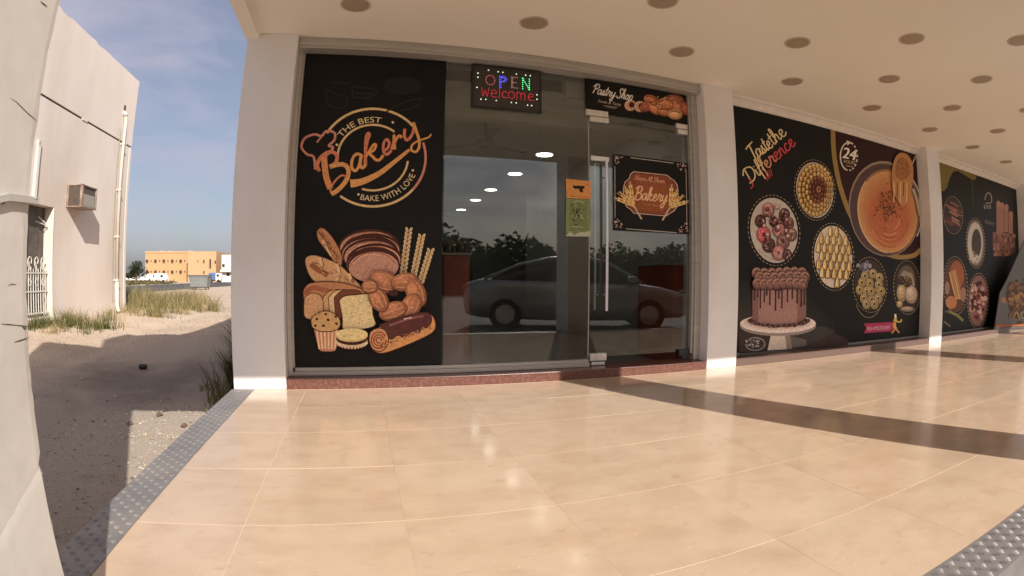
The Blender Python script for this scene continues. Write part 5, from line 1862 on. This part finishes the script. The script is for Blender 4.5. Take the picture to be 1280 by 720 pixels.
# ------------------------------------------------------------------ beyond the alley: dumpster, ochre block, vehicles, trees
db = thing('dumpster', 'grey wheeled dumpster standing by the far road', 'dumpster', (-13.9, 39.9, GZ))
bx, by = -13.9, 39.9
b = MB()
b.add([(bx - .72, by - .5, .10), (bx + .72, by - .5, .10), (bx + .72, by + .5, .10), (bx - .72, by + .5, .10), (bx - .86, by - .62, 1.0), (bx + .86, by - .62, 1.0), (bx + .86, by + .62, 1.0), (bx - .86, by + .62, 1.0)],
      [(0, 3, 2, 1), (4, 5, 6, 7), (0, 1, 5, 4), (1, 2, 6, 5), (2, 3, 7, 6), (3, 0, 4, 7)])
b.bev(bx - .9, bx + .9, by - .66, by + .66, .92, .99, .01)
b.build('bin', M['bin'], db)
MB().bev(bx - .9, bx + .9, by - .68, by + .66, 1.003, 1.06, .02).build('lid', M['door_dark'], db)
for (dx, dy) in ((-.58, -.4), (.58, -.4), (-.58, .4), (.58, .4)):
    MB().lathe((bx + dx - .03, by + dy, GZ + .115), [(.07, 0), (.10, .01), (.10, .05), (.07, .06)], 14, 'X').build('wheel', M['rubber'], db)
    MB().box(bx + dx - .05, bx + dx + .05, by + dy - .03, by + dy + .03, GZ + .2, .11).build('caster', M['strap'], db)


def far_pt(px, r):
    """a point on the far ground in the direction of a photograph column, r metres out"""
    p = at(px, 346, 1, 10)
    a = math.atan2(p.x - CP.x, p.y - CP.y)
    return CP.x + r * math.sin(a), CP.y + r * math.cos(a)


ob = thing('ochre_building', 'long two-storey ochre building with rows of small dark windows in the distance', 'building', (-43, 112, GZ))
FYo = 112.0
sx = lambda px: at(px, 330, 1, FYo).x
sz = lambda py: at(215, py, 1, FYo).z
MB().box(sx(181.5), sx(239), FYo, FYo + 16, GZ - .3, sz(314.5)).build('wall', M['orange'], ob)
MB().box(sx(181.2), sx(239.3), FYo - .12, FYo - .002, sz(316), sz(314)).build('coping', M['orange_side'], ob)
MB().box(sx(241), sx(275.5), FYo - 3.5, FYo + 12, GZ - .3, sz(315.2)).build('wing', M['orange_side'], ob)
MB().box(sx(239.1), sx(240.9), FYo - 1.2, FYo + 6, GZ - .3, sz(316.5)).build('stair_shade', M['brown_metal'], ob)  # dark strip standing in for the shading along the stair edge


def win_far(px, py, w, h, y):
    f = MB().box(at(px - w / 2 - .4, py, 1, y).x, at(px + w / 2 + .4, py, 1, y).x, y - .10, y - .003, at(px, py + h / 2 + .4, 1, y).z, at(px, py - h / 2 - .3, 1, y).z).build('window', M['orange_side'], ob)
    MB().box(at(px - w / 2, py, 1, y).x, at(px + w / 2, py, 1, y).x, y - .16, y - .103, at(px, py + h / 2, 1, y).z, at(px, py - h / 2, 1, y).z).build('pane', M['pane_dark'], f)


for k in range(6):
    for py in (326.4, 340):
        win_far(184 + 10.5 * k, py, 2.9, 3.9, FYo)
        if k < 5:
            win_far(189.2 + 10.5 * k, py - .6, 1.1, 1.7, FYo)
for (px, py, w, h) in ((255, 326.6, 1.6, 3.6), (263, 329.5, 1.9, 11.5), (269.5, 327.4, 1.5, 3.6), (255, 340.3, 1.4, 3.0), (247.5, 326, .8, 1.6)):
    win_far(px, py, w, h, FYo - 3.5)
for k, (px, w) in enumerate(((196, 7), (206, 4.5), (232, 4))):
    MB().bev(sx(px - w / 2), sx(px + w / 2), FYo + 3, FYo + 6, sz(314.6), sz(313.6) + .12, .05).build('roof_tank', M['white_render'], ob)
wbn = thing('white_building', 'small white building with balcony beside the ochre block in the distance', 'building', (-29, 104, GZ))
yb = 104.0
xb = lambda px: at(px, 330, 1, yb).x
zb_ = lambda py: at(283, py, 1, yb).z
MB().box(xb(277), xb(302), yb, yb + 12, GZ - .3, zb_(318.5)).build('wall', M['white_render'], wbn)
MB().box(xb(276.5), xb(303), yb - .9, yb - .01, zb_(340), zb_(337.5)).build('balcony', M['white_metal'], wbn)
MB().box(xb(277.8), xb(281), yb - .05, yb + .02, zb_(334), zb_(330)).build('window', M['pane_dark'], wbn)
MB().box(xb(283.5), xb(287), yb - .05, yb + .02, zb_(345), zb_(341)).build('door', M['pane_dark'], wbn)
lw = thing('boundary_wall', 'long low pale wall in front of the ochre building', 'wall', (-46, 100, GZ))
MB().box(at(150, 346, 1, 100).x, at(184, 346, 1, 100).x, 100, 100.3, GZ - .3, 1.15).build('wall', M['white_render'], lw)
for k in range(5):
    x = at(152 + 7.5 * k, 346, 1, 100).x
    MB().box(x, x + .5, 99.85, 99.997, GZ - .3, 1.45).build('post', M['white_paint'], lw)


def van(px, r, label, body, L=2.6, H=1.6):
    x, y = far_pt(px, r)
    t = thing('van', label, 'van', (x, y, GZ))
    m = MB()
    pr = [(-L / 2, .3), (L / 2, .3), (L / 2, .95), (L / 2 - .2, 1.05), (L / 2 - .55, H), (-L / 2 + .1, H), (-L / 2, 1.0)]
    n_ = len(pr)
    m.add([(x + p[0], y - .85, GZ + p[1]) for p in pr] + [(x + p[0], y + .85, GZ + p[1]) for p in pr], [tuple(range(n_)), tuple(range(2 * n_ - 1, n_ - 1, -1))] + [(k, (k + 1) % n_, n_ + (k + 1) % n_, n_ + k) for k in range(n_)])
    m.build('body', M[body], t)
    MB().box(x + L / 2 - 1.1, x + L / 2 - .6, y - .87, y - .853, GZ + 1.0, GZ + 1.4).build('window', M['car_glass'], t)
    for dx in (-L / 2 + .5, L / 2 - .5):
        MB().lathe((x + dx, y - .87, GZ + .26), [(.15, 0), (.26, .02), (.26, .2)], 16, 'Y').build('wheel', M['rubber'], t)


van(192, 104, 'white van parked before the ochre building, the one on the left', 'white_paint')
van(202, 103, 'white van parked before the ochre building, nearer its middle', 'white_paint', 2.4, 1.7)
x, y = far_pt(270, 108)
tk = thing('truck', 'small blue truck with white cab parked by the white building', 'truck', (x, y, GZ))
MB().bev(x - 1.25, x + .05, y - .9, y + .9, .45, 1.7, .05).build('cargo_box', M['blue_paint'], tk)
cbm = MB()
pr = [(.15, .2), (1.2, .2), (1.2, .95), (.95, 1.65), (.15, 1.65)]
cbm.add([(x + p[0], y - .85, p[1]) for p in pr] + [(x + p[0], y + .85, p[1]) for p in pr], [(0, 1, 2, 3, 4), (9, 8, 7, 6, 5)] + [(k, (k + 1) % 5, 5 + (k + 1) % 5, 5 + k) for k in range(5)])
cbm.build('cab', M['white_paint'], tk)
MB().box(x + .35, x + .85, y - .87, y - .853, .95, 1.4).build('window', M['car_glass'], tk)
MB().box(x - 1.2, x + 1.1, y - .6, y + .6, .12, .4).build('chassis', M['rubber'], tk)
for dx in (-.75, .75):
    MB().lathe((x + dx, y - .88, GZ + .3), [(.18, 0), (.3, .02), (.3, .25)], 16, 'Y').build('wheel', M['rubber'], tk)


def leaf_crown(m, cx, cy, cz, rx, rz, n, size, pal, lobes=7):
    lob = [(cx + random.gauss(0, rx * .45), cy + random.gauss(0, rx * .45), cz + random.gauss(0, rz * .35), random.uniform(.4, .75)) for _ in range(lobes)]
    for k in range(n):
        lx, ly, lz, s = random.choice(lob)
        d = Vector((random.gauss(0, 1), random.gauss(0, 1), random.gauss(0, 1))).normalized() * (random.random() ** .4)
        p = Vector((lx + d.x * rx * s, ly + d.y * rx * s, lz + d.z * rz * s))
        u = Vector((random.gauss(0, 1), random.gauss(0, 1), random.gauss(0, .6))).normalized() * size * random.uniform(.6, 1.3)
        v = u.cross(Vector((random.gauss(0, 1), random.gauss(0, 1), random.gauss(0, 1)))).normalized() * size * random.uniform(.3, .6)
        m.add([p - u, p + v, p + u, p - v], [(0, 1, 2, 3)], random.choice(pal))


TP = [rgb(44, 54, 34), rgb(56, 66, 40), rgb(36, 46, 30), rgb(70, 78, 48)]


def tree(name, label, x, y, h, rx, n, size, group=None, cz=.62, rz=.36):
    t = thing(name, label, 'tree', (x, y, GZ), group)
    m = MB()
    m.tube([(x, y, GZ - .2), (x + .05, y, GZ + h * .25), (x - .04, y + .05, GZ + h * .5), (x, y, GZ + h * .75)], [.05 * h, .036 * h, .022 * h, .008 * h], 8)
    for k in range(6):
        a = k * 1.05 + random.uniform(-.3, .3)
        z0 = GZ + h * random.uniform(.3, .55)
        m.tube([(x, y, z0), (x + rx * .35 * math.cos(a), y + rx * .35 * math.sin(a), z0 + h * .14), (x + rx * .65 * math.cos(a), y + rx * .65 * math.sin(a), z0 + h * .2)], [.016 * h, .009 * h, .004 * h], 6)
    m.build('trunk', M['bark'], t)
    c = MB()
    leaf_crown(c, x, y, GZ + h * cz, rx, h * rz, n, size, TP, 7 if n < 2000 else 16)
    c.build('crown', M['leaf'], t)
    return t


random.seed(5)
x, y = far_pt(170, 95)
tree('broadleaf_tree', 'dark rounded tree beside the ochre building in the distance', x, y, 3.6, 1.7, 900, .2)
x, y = far_pt(161, 105)
tree('broadleaf_tree', 'low spreading dark tree at the corner of the cream building', x, y, 2.4, 2.2, 700, .2)
bm_ = MB()
BP = [rgb(112, 104, 70), rgb(92, 92, 58), rgb(128, 116, 82), rgb(80, 82, 52)]
for k in range(420):
    px = random.uniform(140, 296)
    r = random.uniform(60, 90)
    if 232 < px < 300 and r < 66:
        continue
    x, y = far_pt(px, r)
    if x > -25 - .055 * y - .8 and x < -15.4 - .01 * y + .5:
        continue
    s = random.uniform(.25, .85)
    leaf_crown(bm_, x, y, GZ + s * .45, s * 1.3, s * .55, 26, .15, BP, 2)
o = bm_.build('scrub', M['leaf'], kind='stuff')
tag(o, 'dry scrub bushes on the plot beyond the far road', 'scrub')

# ------------------------------------------------------------------ the street behind the camera, mirrored in the shop glass
# parked sedan
car = thing('parked_car', 'silver sedan mirrored in the shop glass, parked across the pavement', 'car', (0, 0, 0))
# profile stations: x, z_bottom, z_belt (shoulder), half width
body = [(-2.28, .42, .72, .62), (-2.22, .30, .92, .78), (-1.95, .24, 1.0, .86), (-1.4, .22, 1.01, .89), (-.6, .20, .98, .90), (.4, .20, .95, .90), (1.1, .21, .93, .89), (1.65, .24, .86, .86), (2.05, .26, .76, .80), (2.26, .32, .64, .66), (2.32, .42, .54, .5)]
m = MB()
rings = []
for (x, zb0, zt, w) in body:
    c = []
    for (fy, fz) in ((0, 0), (.82, 0), (.97, .12), (1.0, .42), (.985, .72), (.93, .95), (.75, 1.0), (0, 1.03)):
        c.append((x, w * fy, zb0 + (zt - zb0) * fz))
    full = c + [(p[0], -p[1], p[2]) for p in reversed(c[1:-1])]
    rings.append(full)
n_ = len(rings[0])
vs = [v for r in rings for v in r]
fs = [(i * n_ + k, i * n_ + (k + 1) % n_, (i + 1) * n_ + (k + 1) % n_, (i + 1) * n_ + k) for i in range(len(rings) - 1) for k in range(n_)]
fs += [tuple(reversed(range(n_))), tuple((len(rings) - 1) * n_ + k for k in range(n_))]
m.add(vs, fs)
m.build('body', M['car_paint'], car, smooth=True)
gl = MB()
cab_ = [(-1.72, 1.0, 1.01, .70), (-1.15, .98, 1.30, .66), (-.55, .96, 1.425, .62), (.10, .95, 1.44, .62), (.55, .94, 1.36, .64), (1.22, .92, .95, .72)]
rings = []
for (x, z0, z1, w) in cab_:
    rings.append([(x, w + .14 * min(1, (z1 - z0) * 3), z0), (x, w + .06, z0 + (z1 - z0) * .6), (x, w - .02, z0 + (z1 - z0) * .9), (x, w * .7, z1), (x, -w * .7, z1), (x, -w + .02, z0 + (z1 - z0) * .9), (x, -w - .06, z0 + (z1 - z0) * .6), (x, -w - .14 * min(1, (z1 - z0) * 3), z0)])
n_ = 8
gl.add([v for r in rings for v in r], [(i * n_ + k, i * n_ + k + 1, (i + 1) * n_ + k + 1, (i + 1) * n_ + k) for i in range(len(rings) - 1) for k in range(n_ - 1)] + [tuple(range(n_)), tuple((len(rings) - 1) * n_ + k for k in range(n_))])
gl.build('window', M['car_glass'], car, smooth=True)
rf = MB()
rr = [(-1.15, 1.305, .5), (-.55, 1.435, .5), (.10, 1.452, .5), (.55, 1.372, .5)]
rf.add([(x, s * w, z + (.0 if abs(s) < 1 else -.02)) for (x, z, w) in rr for s in (-1.12, -.6, 0, .6, 1.12)], [(i * 5 + k, i * 5 + k + 1, (i + 1) * 5 + k + 1, (i + 1) * 5 + k) for i in range(3) for k in range(4)])
rf.build('roof', M['car_paint'], car, smooth=True)
for s in (-1, 1):
    pl = MB()
    pl.tube([(-1.85, .74 * s, 1.0), (-1.15, .69 * s, 1.29), (-.55, .63 * s, 1.42), (.1, .62 * s, 1.435), (.55, .66 * s, 1.355), (1.28, .80 * s, .93)], .032, 6)
    pl.tube([(-.15, .79 * s, .97), (-.22, .66 * s, 1.42)], .028, 6)
    pl.build('pillar', M['car_paint'], car, smooth=True)
    MB().bev(.95, 1.12, .86 * s - .07, .86 * s + .07, .95, 1.07, .03).build('mirror', M['car_paint'], car)
    for x in (-.45, .55):
        MB().bev(x, x + .2, .905 * s - .012, .905 * s + .012, .82, .85, .005).build('door_handle', M['chrome'], car)
    MB().bev(1.86, 2.2, .66 * s - .11, .66 * s + .11, .58, .72, .03).build('headlight', M['lamp_clear'], car)
    MB().bev(-2.27, -2.1, .62 * s - .14, .62 * s + .14, .72, .88, .03).build('tail_light', M['tail_red'], car)
    for x in (-1.42, 1.38):
        w = MB().lathe((x, .80 * s - .10, .32), [(.19, 0), (.30, .012), (.32, .05), (.32, .15), (.30, .19), (.19, .2)], 24, 'Y').build('wheel', M['rubber'], car)
        MB().lathe((x, .80 * s - .108 if s < 0 else .80 * s + .088, .32), [(.06, 0), (.19, .006), (.19, .02)], 20, 'Y').build('rim', M['chrome'], w)
MB().bev(2.19, 2.335, -.4, .4, .50, .58, .01).build('grille', M['black_plastic'], car)
MB().bev(2.22, 2.345, -.26, .26, .36, .46, .006).build('number_plate', M['white_paint'], car)
car.location = (4.51, -5.85, GZ - .012)
car.rotation_euler = (0, 0, math.radians(20.0))
car.scale = (1.04, 1.04, 1.04)

# trees across the street
random.seed(9)
proto = tree('roadside_tree', 'dark leafy tree across the street, dimly mirrored in the shop glass', 0, 0, 4.0, 2.6, 5200, .26, 'trees mirrored in the shop glass', .46, .5)
for k in range(19):
    o = proto if k == 0 else copy_tree(proto)
    x = 1 + 2.9 * k + random.uniform(-.8, .8)
    o.location = (x, -31 + random.uniform(-2.5, 2.5), GZ)
    o.rotation_euler = (0, 0, random.uniform(0, 6.28))
    s = random.uniform(.8, 1.12)
    o.scale = (s, s, s)
# remove the bookkeeping property
for o in ROOTS:
    if '_t' in o:
        del o['_t']
